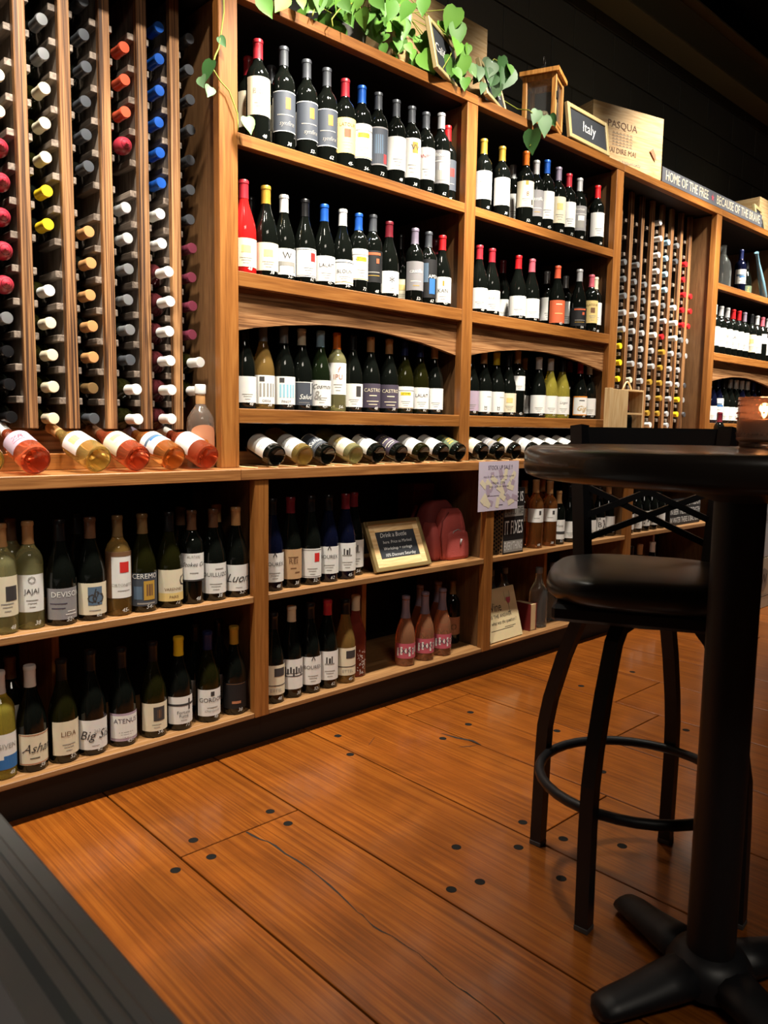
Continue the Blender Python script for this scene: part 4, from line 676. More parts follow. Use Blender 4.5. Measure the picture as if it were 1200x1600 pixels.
# ------------------------------------------------------------------ standing bottles on the shelves
PL = {'R1': 'top shelf under plant', 'R2': 'second shelf under plant', 'R3': 'arched shelf under plant', 'R4': 'top shelf under lantern', 'R5': 'second shelf under lantern', 'R6': 'arched shelf under lantern',
 'L1': 'upper shelf below rosé row', 'L2': 'bottom shelf below rosé row', 'M1': 'shelf left of chalkboard menu', 'M2': 'bottom shelf below chalkboard menu', 'M3': 'bottom shelf below backpack', 'N1': 'shelf beside tape sign'}
PR = ['45-', '52-', '48', '54-', '62', '38', '72']
def az(x, y): return math.atan2(x, y+2.1)
for n, z, l in ROWS:
    front = [e[:7] for e in sorted(l) if e[7] == 'f']; back = [e[:7] for e in sorted(l) if e[7] == 'b']
    for grp, nm in ((front, 'from left'), (back, 'in back row')):
        for i, (x, y, h, sh, g, cap, lab) in enumerate(grp):
            w = LAB[lab][1]
            g_ = 'yellow' if g == 'paleyellow' and grp is back else GW[g]
            txt = '%s bottle, %s cap, %s label, %s %s, %s' % (g_, CWD.get(cap, cap), w, ORD[i], nm, PL[n])
            rz = -(az(x, y)-R(16))+R(random.uniform(-7, 7))
            bottle((x, y, z+.0004), h, sh, g, cap, lab, txt, 'wine bottles standing on the shelves', rz, PR[(i*3+len(n)) % 7] if grp is front else None)
# ------------------------------------------------------------------ bottles lying on the ledge
TL = R(18)
def lying(x, g, cap, lab, txt, group, spin=0, yaw=0, sh='bdx', h=.29, y=-.045, sp=(.028, .125), tl=TL):
    r = max(q for q, _ in SH[sh][0])*(1 if sh == 'pro' else min(h/.30, 1))
    rot = (Matrix.Rotation(yaw, 3, 'Z') @ Matrix.Rotation(-(math.pi/2-tl), 3, 'X') @ Matrix.Rotation(spin, 3, 'Z')).to_euler()
    return bottle((x, y, .994+r*math.cos(tl)+.0006), h, sh, g, cap, lab, txt, group, tilt=rot, sp=sp)
rose = [(.600, 'rosegold', 'white', 'yellowcircle', 'golden wine bottle cut by the left edge, lying on the ledge', 0), (.711, 'rosepink', 'white', 'rosepinklabel', 'red rosé bottle with pale pink label lying on the ledge', -3),
 (.873, 'rosegold', 'tan', 'yellowcircle', 'golden wine bottle with tan cap lying between two red rosé bottles', 3), (.985, 'rosepink', 'brown', 'cream', 'red rosé bottle with cream label and brown cap lying on the ledge', 2),
 (1.094, 'roseorange', 'lilac', 'bluewave', 'orange rosé bottle with blue-wave label lying on the ledge', 2), (1.203, 'rosepink', 'white', 'whitetext', 'red rosé bottle with white cap and label lying beside the spirit bottle', 0)]
for x, g, c_, l, t, yw in rose: lying(x-.010, g, c_, l, t, 'rosé bottles lying below the rack', R(-34), R(yw+4), 'pro', .272, sp=(.056, .138), y=-.067, tl=R(17.5))
mid = [(1.455, 'black', 'black', 'white'), (1.568, 'rosegold', 'black', 'whitetext'), (1.666, 'black', 'black', 'salud'), (1.791, 'paleyellow', 'black', 'cream'), (1.900, 'black', 'black', 'halfdark'), (2.013, 'black', 'charcoal', 'castro'), (2.132, 'olive', 'tan', 'white'),
 (2.244, 'black', 'black', 'white'), (2.344, 'black', 'charcoal', 'greenlabel'), (2.487, 'black', 'black', 'cream'), (2.594, 'black', 'tan', 'grey'), (2.708, 'black', 'black', 'band'), (2.838, 'black', 'charcoal', 'white'), (2.934, 'black', 'black', 'white'), (3.035, 'black', 'black', 'whitetext'), (3.15, 'black', 'tan', 'white'), (3.26, 'black', 'black', 'lalait'), (3.37, 'black', 'black', 'white')]
for i, (x, g, c_, l) in enumerate(mid):
    nth = (ORD[i] if i < 15 else ['sixteenth', 'seventeenth', 'eighteenth'][i-15])
    lying(x, g, c_, l, '%s bottle with %s label lying on ledge, %s right of the spirit bottle' % (GW[g], LAB[l][1], nth), 'bottles lying below the arches', R(random.uniform(-46, -30)), R(random.uniform(-1.5, 1.5)))
for a, b in ((1.331, 2.397), (2.437, 3.502)):
    box('neck_rail', a, b, .125, .14, .9943, 1.041, honey('x'), ledge)
    for q in range(14): box('cradle_strip', a+.03+q*(b-a-.06)/13-.006, a+.03+q*(b-a-.06)/13+.006, -.07, .124, .9943, .9975, pine('y'), ledge, .0008)
box('neck_rail', .24, 1.293, .125, .14, .9943, 1.041, honey('x'), ledge)
# spirit bottle beside the rosé row
w = thing('spirit_bottle', 'squat clear spirit bottle with copper arched label beside the post', 'bottle', (1.236, .05, .9944), (0, 0, R(-14)))
put('glass_body', lathe('glass_body', [(0, .01), (.03, .0), (.040, .003), (.042, .01), (.042, .135), (.039, .155), (.028, .175), (.018, .188), (.0135, .198), (.0135, .222), (.016, .224), (.016, .228)], glass('whiskey'), 28, False, True), w)
put('neck_band', lathe('neck_band', [(.0145, .196), (.0148, .20), (.0148, .222), (.0145, .226)], capmat('tan'), 20), w)
put('stopper', lathe('stopper', [(.0165, .228), (.0172, .232), (.0172, .252), (.0155, .256)], mat('stopper_clear', (.75, .75, .72), .15, coat=.5), 20), w)
v = []; f = []; rad = .0427; n = 14
for i in range(n+1):
    x = -.046+.092*i/n; top = .105+.028*math.sqrt(max(0, 1-(x/.046)**2)); v += wrap([(x, .02), (x, top)], rad, 0)
lo = put('label', mesh('label', v, [(2*i, 2*i+2, 2*i+3, 2*i+1) for i in range(n)], paper('copper'), smooth=True), w)
v = [(0, 0, 0)]+wrap([(.014*math.cos(a*R(20)), .075+.014*math.sin(a*R(20))) for a in range(18)], rad+.0006, 0); v[0] = wrap([(0, .075)], rad+.0006, 0)[0]
put('label_print', mesh('label_print', v, [(0, 1+i, 1+(i+1) % 18) for i in range(18)], mat('seal_gold', rgb(190, 110, 30), .4)), lo)
# ------------------------------------------------------------------ far right bay
for i, (x, cap, lab) in enumerate([(4.77, 'silver', 'white'), (4.86, 'silver', 'white'), (4.95, 'silver', 'whitetext'), (5.035, 'brightred', 'lalait'), (5.12, 'brightred', 'white'), (5.205, 'lilac', 'white'), (5.32, 'black', 'cream'), (5.41, 'silver', 'white'), (5.50, 'pink', 'highwhite'), (5.59, 'silver', 'white')]):
    bottle((x, .06, 1.6004), .295, 'bdx', 'black', cap, lab, '%s-capped dark bottle, %s label, %s from left on far-right second shelf' % (CWD.get(cap, cap), LAB[lab][1], ORD[i]), 'bottles in the far right bay', -(az(x, .06)-R(16)))
for i, (x, cap, lab, g) in enumerate([(4.77, 'black', 'white', 'navyglass'), (4.86, 'black', 'white', 'navyglass'), (4.95, 'navy', 'bluewave', 'navyglass'), (5.04, 'black', 'white', 'black'), (5.13, 'silver', 'white', 'black'), (5.22, 'white', 'white', 'black'), (5.31, 'white', 'round', 'navyglass'), (5.40, 'white', 'white', 'black'), (5.50, 'navy', 'white', 'navyglass'), (5.60, 'black', 'white', 'black')]):
    bottle((x, .09, 1.1804), .285, 'bur', g, cap, lab, '%s bottle, %s cap, %s label, %s from left on far-right arched shelf' % (GW[g], cap, LAB[lab][1], ORD[i]), 'bottles in the far right bay', -(az(x, .09)-R(16)))
t = thing('decanter', 'clear empty glass decanter on the far-right top shelf', 'decanter', (4.90, .09, 2.0074))
put('glass_body', lathe('glass_body', [(.0, .006), (.045, .0), (.055, .004), (.056, .012), (.055, .12), (.048, .16), (.03, .19), (.021, .21), (.020, .255), (.024, .26), (.021, .262), (.017, .258), (.018, .21), (.045, .158), (.051, .12), (.051, .014), (.0, .012)], glass('clear'), 28, False, False), t)
bottle((5.17, .09, 2.0074), .28, 'bdx', 'navyglass', 'navy', 'bluewave', 'blue-labelled dark bottle beside the decanter on the far-right top shelf', 'far right top shelf', -(az(5.17, .09)-R(16)))
t = thing('glass_bottle_sculpture', 'tall leaning pale blue glass bottle on far-right top shelf', 'bottle', (5.50, .06, 2.0245), (R(4), R(-42), 0))
put('glass_body', lathe('glass_body', [(.0, .0), (.018, .0), (.022, .01), (.021, .12), (.016, .2), (.011, .26), (.0105, .33), (.013, .335), (.013, .345)], mat('pale_blue_glass', rgb(120, 160, 178), .12, trans=.3, coat=.3), 20, False, True), t)
bottle((5.46, .17, 2.0074), .27, 'bur', 'black', 'black', 'greenlabel', 'green-labelled dark bottle behind the leaning blue glass bottle', 'far right top shelf', -(az(5.46, .17)-R(16)))
bottle((4.705, .05-.09, .9944), .25, 'bdx', 'black', 'maroon', None, 'small dark bottle with maroon cap standing on ledge beyond the stool back', 'single bottles on the ledge')
# ------------------------------------------------------------------ base cabinets: more bottles
for i, (x, lab, cap, g, h) in enumerate([(3.20, 'white', 'black', 'black', .27), (3.38, 'white', 'black', 'black', .25), (3.465, 'round', 'black', 'black', .25), (3.55, 'white', 'tan', 'black', .27)]):
    bottle((x, -.0, .5905), h, 'bur', g, cap, lab, 'dark bottle with %s label and %s cap, %s seen behind the stool back' % (LAB[lab][1], cap, ORD[i]), 'bottles behind the stool', -(az(x, 0)-R(14)))
for i, (x, lab, cap) in enumerate([(3.72, 'white', 'black'), (3.805, 'white', 'black'), (3.89, 'round', 'navy'), (3.975, 'round', 'silver'), (4.06, 'white', 'maroon')]):
    bottle((x, -.013, .5905), .27, 'bur', 'black', cap, lab, 'dark bottle with %s label, %s cap, %s from left beside the wisdom sign' % (LAB[lab][1], cap, ORD[i]), 'bottles beside the wisdom sign', -(az(x, 0)-R(14)))
for i, (x, cap) in enumerate([(3.80, 'black'), (3.90, 'tan'), (4.04, 'white')]):
    bottle((x, -.0, .2096), .30, 'bur', 'black', cap, 'white', 'dark bottle with %s cap on the bottom shelf behind the stool seat' % cap, 'bottles on the bottom shelf behind the stool', -(az(x, 0)-R(14)))
cb = [(0, .008), (.036, .0), (.042, .003), (.043, .012), (.043, .15), (.040, .17), (.028, .195), (.018, .215), (.0145, .235), (.0145, .27)]
for i, (x, y, tx) in enumerate([(2.972, .0, 'clear empty glass bottle with grey cap beside the red book'), (2.74, .10, 'clear bottle peeking behind the left edge of the wine sign'), (2.84, .10, 'clear bottle behind the top corner of the wine sign'), (3.13, .03, 'clear bottle on the bottom shelf just left of the stool seat')]):
    t = thing('clear_bottle', tx, 'bottle', (x, y, .2094), group='clear bottles on the bottom shelf')
    put('glass_body', lathe('glass_body', cb, glass('clear'), 24, False, True), t); put('cap', lathe('cap', [(.0165, .252), (.017, .256), (.017, .276), (.016, .279)], capmat('grey'), 18), t)
# ------------------------------------------------------------------ signs, bag, poster
GOLDF = mat('frame_gold', rgb(190, 170, 120), .45); SLATE = mat('chalkboard', rgb(46, 50, 56), .75, bump=.3)
def framed(name, label, loc, rot, w, h, items, fw=.022, fm=None, mat2=None, board=None, cat='chalkboard'):
    """framed board standing on its lower edge, front -y, leaning by rot"""
    t = thing(name, label, cat, loc, rot); fm = fm or GOLDF
    box('board', -w/2+fw*.6, w/2-fw*.6, .002, .010, fw*.6, h-fw*.6, board or SLATE, t, 0, True)
    fr = t
    for nm, a in (('frame_side', (-w/2, -w/2+fw, -.004, .014, 0, h)), ('frame_side', (w/2-fw, w/2, -.004, .014, 0, h)), ('frame_side', (-w/2+fw, w/2-fw, -.004, .014, 0, fw)), ('frame_side', (-w/2+fw, w/2-fw, -.004, .014, h-fw, h))): box(nm, *a, fm, fr, .002, True)
    if mat2:
        q = mat2
        for a in ((-w/2+fw, -w/2+fw+q, .0005, .004, fw, h-fw), (w/2-fw-q, w/2-fw, .0005, .004, fw, h-fw), (-w/2+fw+q, w/2-fw-q, .0005, .004, fw, fw+q*1.1), (-w/2+fw+q, w/2-fw-q, .0005, .004, h-fw-q, h-fw)): box('mount', *a, pine('x'), t, 0, True)
    p = flat_print('lettering', items, t); p.location.y = .0015
    return t
framed('chalkboard_menu', 'framed chalkboard with handwritten bottle offer leaning on the base shelf', (2.042, -.048, .5975), (R(-24), 0, 0), .292, .195,
 [('T', 'Drink a Bottle', -.012, .136, .024, 'chalk', .2), ('T', 'here. Price as Marked', .0, .109, .017, 'chalk', .2), ('T', 'Workshop + corkage', -.005, .084, .017, 'chalk', .2), ('T', '10% Discount Saturday', .0, .059, .017, 'chalk', .2)], .016, mat('frame_brass', rgb(150, 128, 84), .4, .3), .028)
framed('country_sign', 'small chalkboard sign reading Italy in a pale frame', (3.245, .0, 2.4285), (R(-8), 0, R(2)), .355, .158, [('T', 'Italy', 0, .08, .07, 'chalk', .2)], .020)
framed('country_sign', 'small chalkboard sign reading France half hidden by leaves', (2.585, .015, 2.4285), (R(-16), 0, R(20)), .26, .15, [('T', 'France', .0, .075, .06, 'chalk', .2)], .018)
framed('country_sign', 'small chalkboard sign reading California behind pothos leaves', (2.285, .002, 2.4285), (R(-12), 0, R(20)), .27, .19, [('T', 'California', -.005, .095, .052, 'chalk', .2)], .018)
framed('picture_frame', 'small dark picture in a pale frame at the right end of the shelf top', (5.36, .05, 2.4285), (R(-10), 0, R(8)), .22, .16, [('T', 'Spain', 0, .075, .045, 'chalk', .2)], .024)
# paper poster taped to the ledge edge
t = thing('sale_poster', 'lilac paper sale poster taped to the ledge front', 'poster', (2.55, -.0805, .790))
pm = mat('poster_paper', rgb(206, 196, 214), .7); 
put('sheet', boxmesh(.262, .0008, .204, pm, 0), t, (0, 0, .102))
rp_ = random.Random(4); items = []
for i in range(26):
    cx, cz, a = rp_.uniform(-.11, .11), rp_.uniform(.02, .165), rp_.uniform(0, 3.14); w2, h2 = .011, .022; ca, sa = math.cos(a), math.sin(a)
    if abs(cx) > .115: continue
    items.append(('P', [(cx+ca*p_-sa*q_, max(.004, cz+sa*p_+ca*q_)) for p_, q_ in ((-w2, -h2), (w2, -h2), (w2, h2), (-w2, h2))], 'cream' if i % 3 else 'lilac'))
items += [('T', 'STOCK UP SALE !!', .008, .178, .024, 'plum', 0, .16), ('T', 'mix & match any bottles this month', 0, .142, .011, 'plum', 0, .2), ('T', 'Save 15%', 0, .115, .013, 'plum', 0, .08), ('T', 'Save 20% on twelve', 0, .10, .012, 'plum', 0, .13), ('B', -.09, .07, .0605, .062, 'plum'), ('B', -.02, .03, .02, .023, 'plum')]
flat_print('print', items, t, .0007)
# duct tape box sign
DOT = mat('box_side_brown', rgb(150, 122, 88), .7)
t = thing('box_sign', 'black box sign reading it fixes everything, with dotted sides', 'sign', (2.690, -.058, .5905))
box('box', -.072, .072, .0, .055, 0, .285, mat('sign_black', (.012, .012, .013), .5), t, .001, True)
box('side_paper', -.0732, -.0722, .001, .054, .001, .284, DOT, t, 0, True)
dm = lathe('dot', [(.005, 0), (.005, .0004)], paper('black'), 10)
for i in range(4):
    for j in range(16): put('dot', dm, t, (-.0733, .008+.0125*i, .012+.0172*j+(.008 if i % 2 else 0)), (0, R(-90), 0))
items = [('T', 'WINE IS', 0, .245, .062, 'chalk', 0, .122), ('B', -.066, .066, .162, .205, 'faint'), ('T', 'LIKE DUCT TAPE', 0, .184, .042, 'black', 0, .124), ('T', 'IT FIXES', 0, .112, .085, 'chalk', 0, .124), ('B', -.066, .066, .008, .058, 'faint'), ('T', 'EVERYTHING', 0, .033, .05, 'chalk', 0, .124)]
flat_print('lettering', items, t, .0006)
t = thing('box_sign', 'long black box sign reading in wine there is wisdom', 'sign', (4.34, -.035, .5905))
box('box', -.19, .19, .0, .04, 0, .15, mat('sign_black', (.012, .012, .013), .5), t, .001, True)
flat_print('lettering', [('T', 'IN WINE THERE IS WISDOM', 0, .125, .045, 'chalk', 0, .36), ('T', 'IN BEER THERE IS STRENGTH', 0, .078, .045, 'chalk', 0, .36), ('T', 'IN WATER THERE IS BACTERIA', 0, .03, .045, 'chalk', 0, .36)], t, .0006)
# wine answer board
t = thing('wine_sign', 'cream board sign reading wine is the answer, leaning on the bottom shelf', 'sign', (2.672, -.058, .2130), (R(-16), 0, R(2)))
box('board', -.118, .118, 0, .012, 0, .225, mat('sign_cream', rgb(226, 208, 164), .6), t, .001, True)
items = [('T', 'Wine', -.05, .143, .056, 'ink', 0, .10), ('T', 'IS THE ANSWER', -.012, .104, .022, 'ink', 0, .15), ('T', 'what was the question ?', 0, .077, .022, 'ink', .3, .18), ('B', -.1, .06, .045, .047, 'ink'), ('B', .0, .08, .052, .054, 'ink')]
gx, gz = .055, .165
items += [('P', [(gx-.016, gz+.012), (gx+.016, gz+.012), (gx+.013, gz-.004), (gx+.004, gz-.014), (gx-.004, gz-.014), (gx-.013, gz-.004)], 'pink'), ('B', gx-.0012, gx+.0012, gz-.05, gz-.014, 'ink'), ('B', gx-.012, gx+.012, gz-.052, gz-.05, 'ink'), ('B', gx-.0195, gx-.018, gz-.002, gz+.04, 'ink'), ('B', gx+.018, gx+.0195, gz-.002, gz+.04, 'ink')]
flat_print('lettering', items, t, .0006)
t = thing('book', 'small dark red book with pale pages standing beside the wine sign', 'book', (2.885, .01, .2096))
box('cover', -.024, -.020, -.05, .05, 0, .125, mat('book_red', rgb(110, 34, 30), .5), t, .001, True); box('cover', .020, .024, -.05, .05, 0, .125, mat('book_red', rgb(110, 34, 30), .5), t, .001, True)
box('pages', -.020, .020, -.047, .047, .003, .122, mat('pages', rgb(214, 186, 140), .8), t, 0, True)
# red box behind the backpack
t = thing('gift_box', 'tall dark red gift box standing behind the backpack', 'box', (2.38, .235, .5905))
box('body', -.06, .06, -.05, .05, 0, .27, mat('box_darkred', rgb(96, 26, 24), .5), t, .002, True); box('lid', -.062, .062, -.052, .052, .2705, .30, mat('box_darkred', rgb(96, 26, 24), .5), t, .002, True)
# backpack
def cushion(name, cx, cy, w, d, h, zb, m, parent, top=.55, seg=10, bulge=.25, lean=0):
    v = []; f = []; rows = 10; n = 24
    for i in range(rows+1):
        tt = i/rows; z = zb+h*tt
        sc = 1-(1-top)*max(0, (tt-.35)/.65)**1.8
        if tt == 0: sc = .93
        if tt == 1: sc *= .72
        for k in range(n):
            a = 2*math.pi*k/n; c_, s_ = math.cos(a), math.sin(a); e = .55
            x = w/2*sc*math.copysign(abs(c_)**e, c_); y = d/2*(1-.45*max(0, (tt-.3)/.7)**2)*math.copysign(abs(s_)**e, s_)
            v.append((cx+x, cy+y+lean*tt, z))
    for i in range(rows):
        for k in range(n): a = i*n+k; b = i*n+(k+1) % n; f.append((a, b, b+n, a+n))
    f.append(tuple(range(n))[::-1]); f.append(tuple(rows*n+k for k in range(n)))
    return put(name, mesh(name, v, f, m, smooth=True), parent)
BAG = mat('bag_red', rgb(186, 84, 78), .75, bump=.6, bscale=300); BAG2 = mat('bag_darkred', rgb(130, 52, 50), .75, bump=.6, bscale=300)
t = thing('backpack', 'dusty red wine backpack with front pocket on the base shelf', 'backpack', (2.375, .06, .5905))
cushion('body', .0, .05, .205, .12, .235, .001, BAG2, t, .6)
cushion('front_panel', .005, -.025, .165, .075, .205, .002, BAG, t, .62)
pk = cushion('front_pocket', .015, -.055, .135, .045, .115, .003, BAG, t, .85)
cushion('side_pocket', -.088, .0, .05, .09, .15, .002, BAG, t, .7)
put('badge', tube('badge', [(.015, -.0775, .062), (.02, -.079, .085)], .004, mat('badge_grey', rgb(170, 165, 165), .4), 8), t)
put('zip_line', tube('zip_line', [(-.072, -.058, .02), (-.074, -.05, .1), (-.06, -.045, .16), (-.03, -.05, .195)], .0025, BAG2, 6), t)
put('emblem_arc', tube('emblem_arc', [(-.03, -.066, .098), (-.015, -.068, .118), (.01, -.068, .124), (.035, -.066, .112)], .0018, mat('badge_grey', rgb(170, 165, 165), .4), 6), t)
z_ = put('zip_pull', tube('zip_pull', [(.094, -.03, .085), (.097, -.035, .05), (.092, -.036, .03), (.096, -.036, .01)], .0035, mat('chrome', (.8, .8, .8), .2, 1), 6), t)
put('strap', tube('strap', [(-.05, .115, .21), (-.06, .14, .14), (-.05, .13, .05)], .008, BAG2, 8), t)
# ------------------------------------------------------------------ things on top of the shelves
ZT = 2.4245
def crate(label, x0, x1, y0, y1, z0, z1, name='wooden_crate', items=None, rz=0):
    t = thing(name, label, 'crate', ((x0+x1)/2, y0, z0), (0, 0, rz)); w = x1-x0; d = y1-y0; h = z1-z0; k = .012
    box('front_board', -w/2, w/2, 0, k, 0, h, pine('x'), t, .001, True); box('back_board', -w/2, w/2, d-k, d, 0, h, pine('x'), t, .001, True)
    box('side_board', -w/2, -w/2+k, k, d-k, 0, h-.001, pine('y'), t, .001, True); box('side_board', w/2-k, w/2, k, d-k, 0, h-.001, pine('y'), t, .001, True)
    box('bottom_board', -w/2+k, w/2-k, k, d-k, .0, k, pine('x'), t, 0, True); box('lid', -w/2+k, w/2-k, k, d-k, h-k, h-.003, pine('x'), t, .001, True)
    if items: flat_print('brand_print', items, t, .0008)
    return t
crate('tall plain wooden box behind the pothos plant', 2.10, 2.645, .13, .31, ZT, 2.78)
B_ = 'faint'
em = [('B', -.10, .06, -.0+.10, .104, B_)]
em = [('T', 'PASQUA', -.045, .215, .048, 'brown', 0, .20), ('T', 'MAI DIRE MAI', -.045, .092, .036, 'brown', 0, .20), ('T', 'Pasqua Valpolicella', -.02, .045, .022, B_, .3, .22)]
for j in range(5):
    em.append(('B', -.11, .03, .118+.014*j, .1195+.014*j, B_))
    for i in range(6): em.append(('B', -.108+.024*i, -.096+.024*i, .121+.014*j, .128+.014*j, 'tan'))
em.append(('P', [(.15, .13), (.175, .10), (.195, .085), (.19, .115), (.17, .145)], 'copper'))
crate('pale wooden wine crate stamped Pasqua beside the Italy sign', 3.438, 3.923, .061, .211, ZT, 2.730, items=em, rz=R(-14.5))
crate('pale wooden box at the right end of the shelf top', 5.38, 5.75, .08, .30, ZT, 2.66)
# long lettered sign
t = thing('long_sign', 'long grey board sign reading home of the free because of the brave', 'sign', (4.58, .0, ZT))
SGN = mat('sign_grey', rgb(96, 98, 106), .6)
box('board', -.65, .65, 0, .018, 0, .075, SGN, t, .001, True)
star = []
for i in range(10): a = R(90+36*i); r_ = .022 if i % 2 == 0 else .009; star.append((-.06+r_*math.cos(a), .037+r_*math.sin(a)))
flat_print('lettering', [('T', 'HOME OF THE FREE', -.365, .037, .07, 'cream', 0, .50), ('P', star, 'pink'), ('T', 'BECAUSE OF THE BRAVE', .305, .037, .07, 'cream', 0, .62)], t, .0007)
# lantern
LW = wood('lantern_wood', rgb(140, 88, 36), rgb(186, 128, 62), rgb(206, 150, 84), 'z', .45)
t = thing('lantern', 'wooden candle lantern with glass panes and dark cap', 'lantern', (2.95, .06, ZT), (0, 0, R(22)))
s_ = .064; hl = .222
box('base', -s_-.008, s_+.008, -s_-.008, s_+.008, 0, .018, LW, t, .002, True)
for a in (-1, 1):
    for b in (-1, 1): box('corner_post', a*s_-.010, a*s_+.010, b*s_-.010, b*s_+.010, .018, hl, LW, t, .0015, True)
PANE = mat('pane_glass', (.9, .92, .92), .03, trans=.97, ior=1.2)
for q in range(4):
    o = put('pane', boxmesh(2*s_-.02, .002, hl-.05, PANE, 0), t, (math.sin(q*math.pi/2)*s_, -math.cos(q*math.pi/2)*s_, .018+(hl-.02)/2), (0, 0, q*math.pi/2))
    r1 = put('top_bar', boxmesh(2*s_-.02, .016, .022, LW), t, (math.sin(q*math.pi/2)*s_, -math.cos(q*math.pi/2)*s_, hl-.011), (0, 0, q*math.pi/2))
    r1 = put('bottom_bar', boxmesh(2*s_-.02, .016, .016, LW), t, (math.sin(q*math.pi/2)*s_, -math.cos(q*math.pi/2)*s_, .027), (0, 0, q*math.pi/2))
e_ = s_+.022
v = [(-e_, -e_, hl), (e_, -e_, hl), (e_, e_, hl), (-e_, e_, hl), (-e_, -e_, hl+.018), (e_, -e_, hl+.018), (e_, e_, hl+.018), (-e_, e_, hl+.018)]
put('roof', mesh('roof', v, [(3, 2, 1, 0), (4, 5, 6, 7), (0, 1, 5, 4), (1, 2, 6, 5), (2, 3, 7, 6), (3, 0, 4, 7)], LW), t)
DK = mat('dark_metal', (.02, .018, .016), .45, .6)
put('cap', lathe('cap', [(.055, hl+.0181), (.05, hl+.03), (.02, hl+.045), (.012, hl+.06), (.004, hl+.066)], DK, 4), t, rot=(0, 0, R(45)))
put('ring', tube('ring', [(.018*math.cos(R(a)), 0, hl+.082+.018*math.sin(R(a))) for a in range(0, 360, 24)], .0022, DK, 6, closed=True), t)
put('clasp', boxmesh(.02, .006, .03, DK, .001), t, (-.06, -s_-.012, .13))
put('candle', lathe('candle', [(.024, .019), (.025, .022), (.025, .085), (.022, .09)], mat('wax_cream', rgb(226, 210, 170), .5), 18), t)
# ------------------------------------------------------------------ pothos plants
LEAF = [mat('leaf_%d' % i, rgb(*c), .5, trans=0, coat=.05, bump=.2, bscale=20) for i, c in enumerate([(96, 150, 60), (120, 178, 70), (70, 118, 62), (108, 142, 100)])]
def leafmesh(m, L):
    pts = [(0, .12), (.22, .18), (.40, .06), (.47, -.14), (.42, -.38), (.28, -.62), (.12, -.82), (0, -1.0)]
    v = [(0, .0, .02)]; f = []
    n = len(pts)
    spine = [(0, -.02), (0, -.25), (0, -.5), (0, -.75)]
    v = []
    for x, z in pts: v.append((x*L*.95, -.16*abs(x)*L+.10*L*(z*z), z*L))
    for x, z in pts[1:-1]: v.append((-x*L*.95, -.16*abs(x)*L+.10*L*(z*z), z*L))
    base = len(v)
    for x, z in spine: v.append((0, .02*L+.10*L*(z*z), z*L))
    # right half: pts 0..7 ; left half mirrored indices 8..13
    right = list(range(0, 8)); left = [0]+list(range(8, 14))+[7]
    for side, flip in ((right, False), (left, True)):
        s0, s1, s2, s3 = base, base+1, base+2, base+3
        q = [(side[0], side[1], s0), (side[1], side[2], s0), (side[2], side[3], s1, s0), (side[3], side[4], s2, s1), (side[4], side[5], s3, s2), (side[5], side[6], s3), (side[6], side[7], s3)]
        for a in q: f.append(tuple(reversed(a)) if not flip else a)
    return mesh('leaf', v, f, m, smooth=True)
_lf = {}
rl = random.Random(21)
def add_leaf(parent, x, y, z, s, bright):
    i = rl.choice([0, 1, 1, 0] if bright else [2, 3, 2, 0]); k = (i, round(s, 2))
    if k not in _lf: _lf[k] = leafmesh(LEAF[i], max(.03, round(s, 2)))
    p = Vector((x, y, z+s*.35))-parent.location
    put('leaf', _lf[k], parent, p, (R(rl.uniform(-28, 12)), R(rl.uniform(-40, 40)), R(-38+rl.uniform(-38, 38))))
VM = mat('vine_green', rgb(150, 160, 60), .5)
def vine(parent, pts, r_=.0024):
    P = [Vector(p) for p in pts]; o_ = parent.location; fine = []
    for a, b in zip(P, P[1:]):
        for q in range(4): fine.append(a+(b-a)*q/4-o_)
    fine.append(P[-1]-o_); put('vine', tube('vine', fine, r_, VM, 6), parent)
pot_m = mat('pot_grey', rgb(90, 88, 84), .6)
def pot(parent, r_, h_, loc=(0, 0, 0)):
    put('pot', lathe('pot', [(r_*.75, 0), (r_*.95, h_*.85), (r_*1.04, h_*.86), (r_*1.04, h_), (r_*.92, h_), (r_*.9, h_*.9)], pot_m, 24), parent, loc); put('soil', lathe('soil', [(r_*.9, h_*.88), (r_*.88, h_*.9)], mat('soil', (.02, .014, .01), .9), 20), parent, loc)
pl = thing('pothos_plant', 'large bright green pothos spilling over the shelf top', 'plant', (1.92, .19, ZT)); pot(pl, .085, .15)
for a in LV[:42]: add_leaf(pl, *a, True)
vine(pl, VINES[4]); vine(pl, VINES[5]); vine(pl, VINES[6])
for i in range(16):
    x, y, z, s = LV[rl.randrange(0, 37)]
    vine(pl, [(1.92+rl.uniform(-.05, .05), .16, ZT+.15), ((1.92+x)/2, .06, ZT+.22+rl.uniform(-.04, .05)), (x+.02, y+.03, z+s*.6), (x, y+.004, z+s*.38)], .0018)
for i in range(46):
    a = rl.random(); x = 1.62+.75*a; add_leaf(pl, x, rl.uniform(-.02, .14), ZT+.03+rl.random()*(.26-.12*abs(a-.4)), rl.uniform(.05, .085), True)
vine(pl, [(1.85, .17, ZT+.15), (1.6, .10, ZT+.12), (1.42, .02, ZT+.05), (1.33, -.018, ZT+.02), VINES[0][0]]); vine(pl, VINES[0], .0026); vine(pl, VINES[1], .002); vine(pl, [VINES[0][-1], VINES[1][0]], .002)
for a in LV[54:]: add_leaf(pl, *a, False)
p2 = thing('pothos_plant', 'small dark pothos draped around the France sign', 'plant', (2.62, .20, ZT)); pot(p2, .05, .10)
for a in LV[42:54]: add_leaf(p2, *a, False)
vine(p2, [(2.62, .2, ZT+.1), (2.58, .1, ZT+.17), VINES[2][0]]); vine(p2, VINES[2]); vine(p2, [(2.62, .2, ZT+.1), (2.7, .14, ZT+.12), (2.76, .05, ZT+.05), VINES[3][0]]); vine(p2, VINES[3], .002)
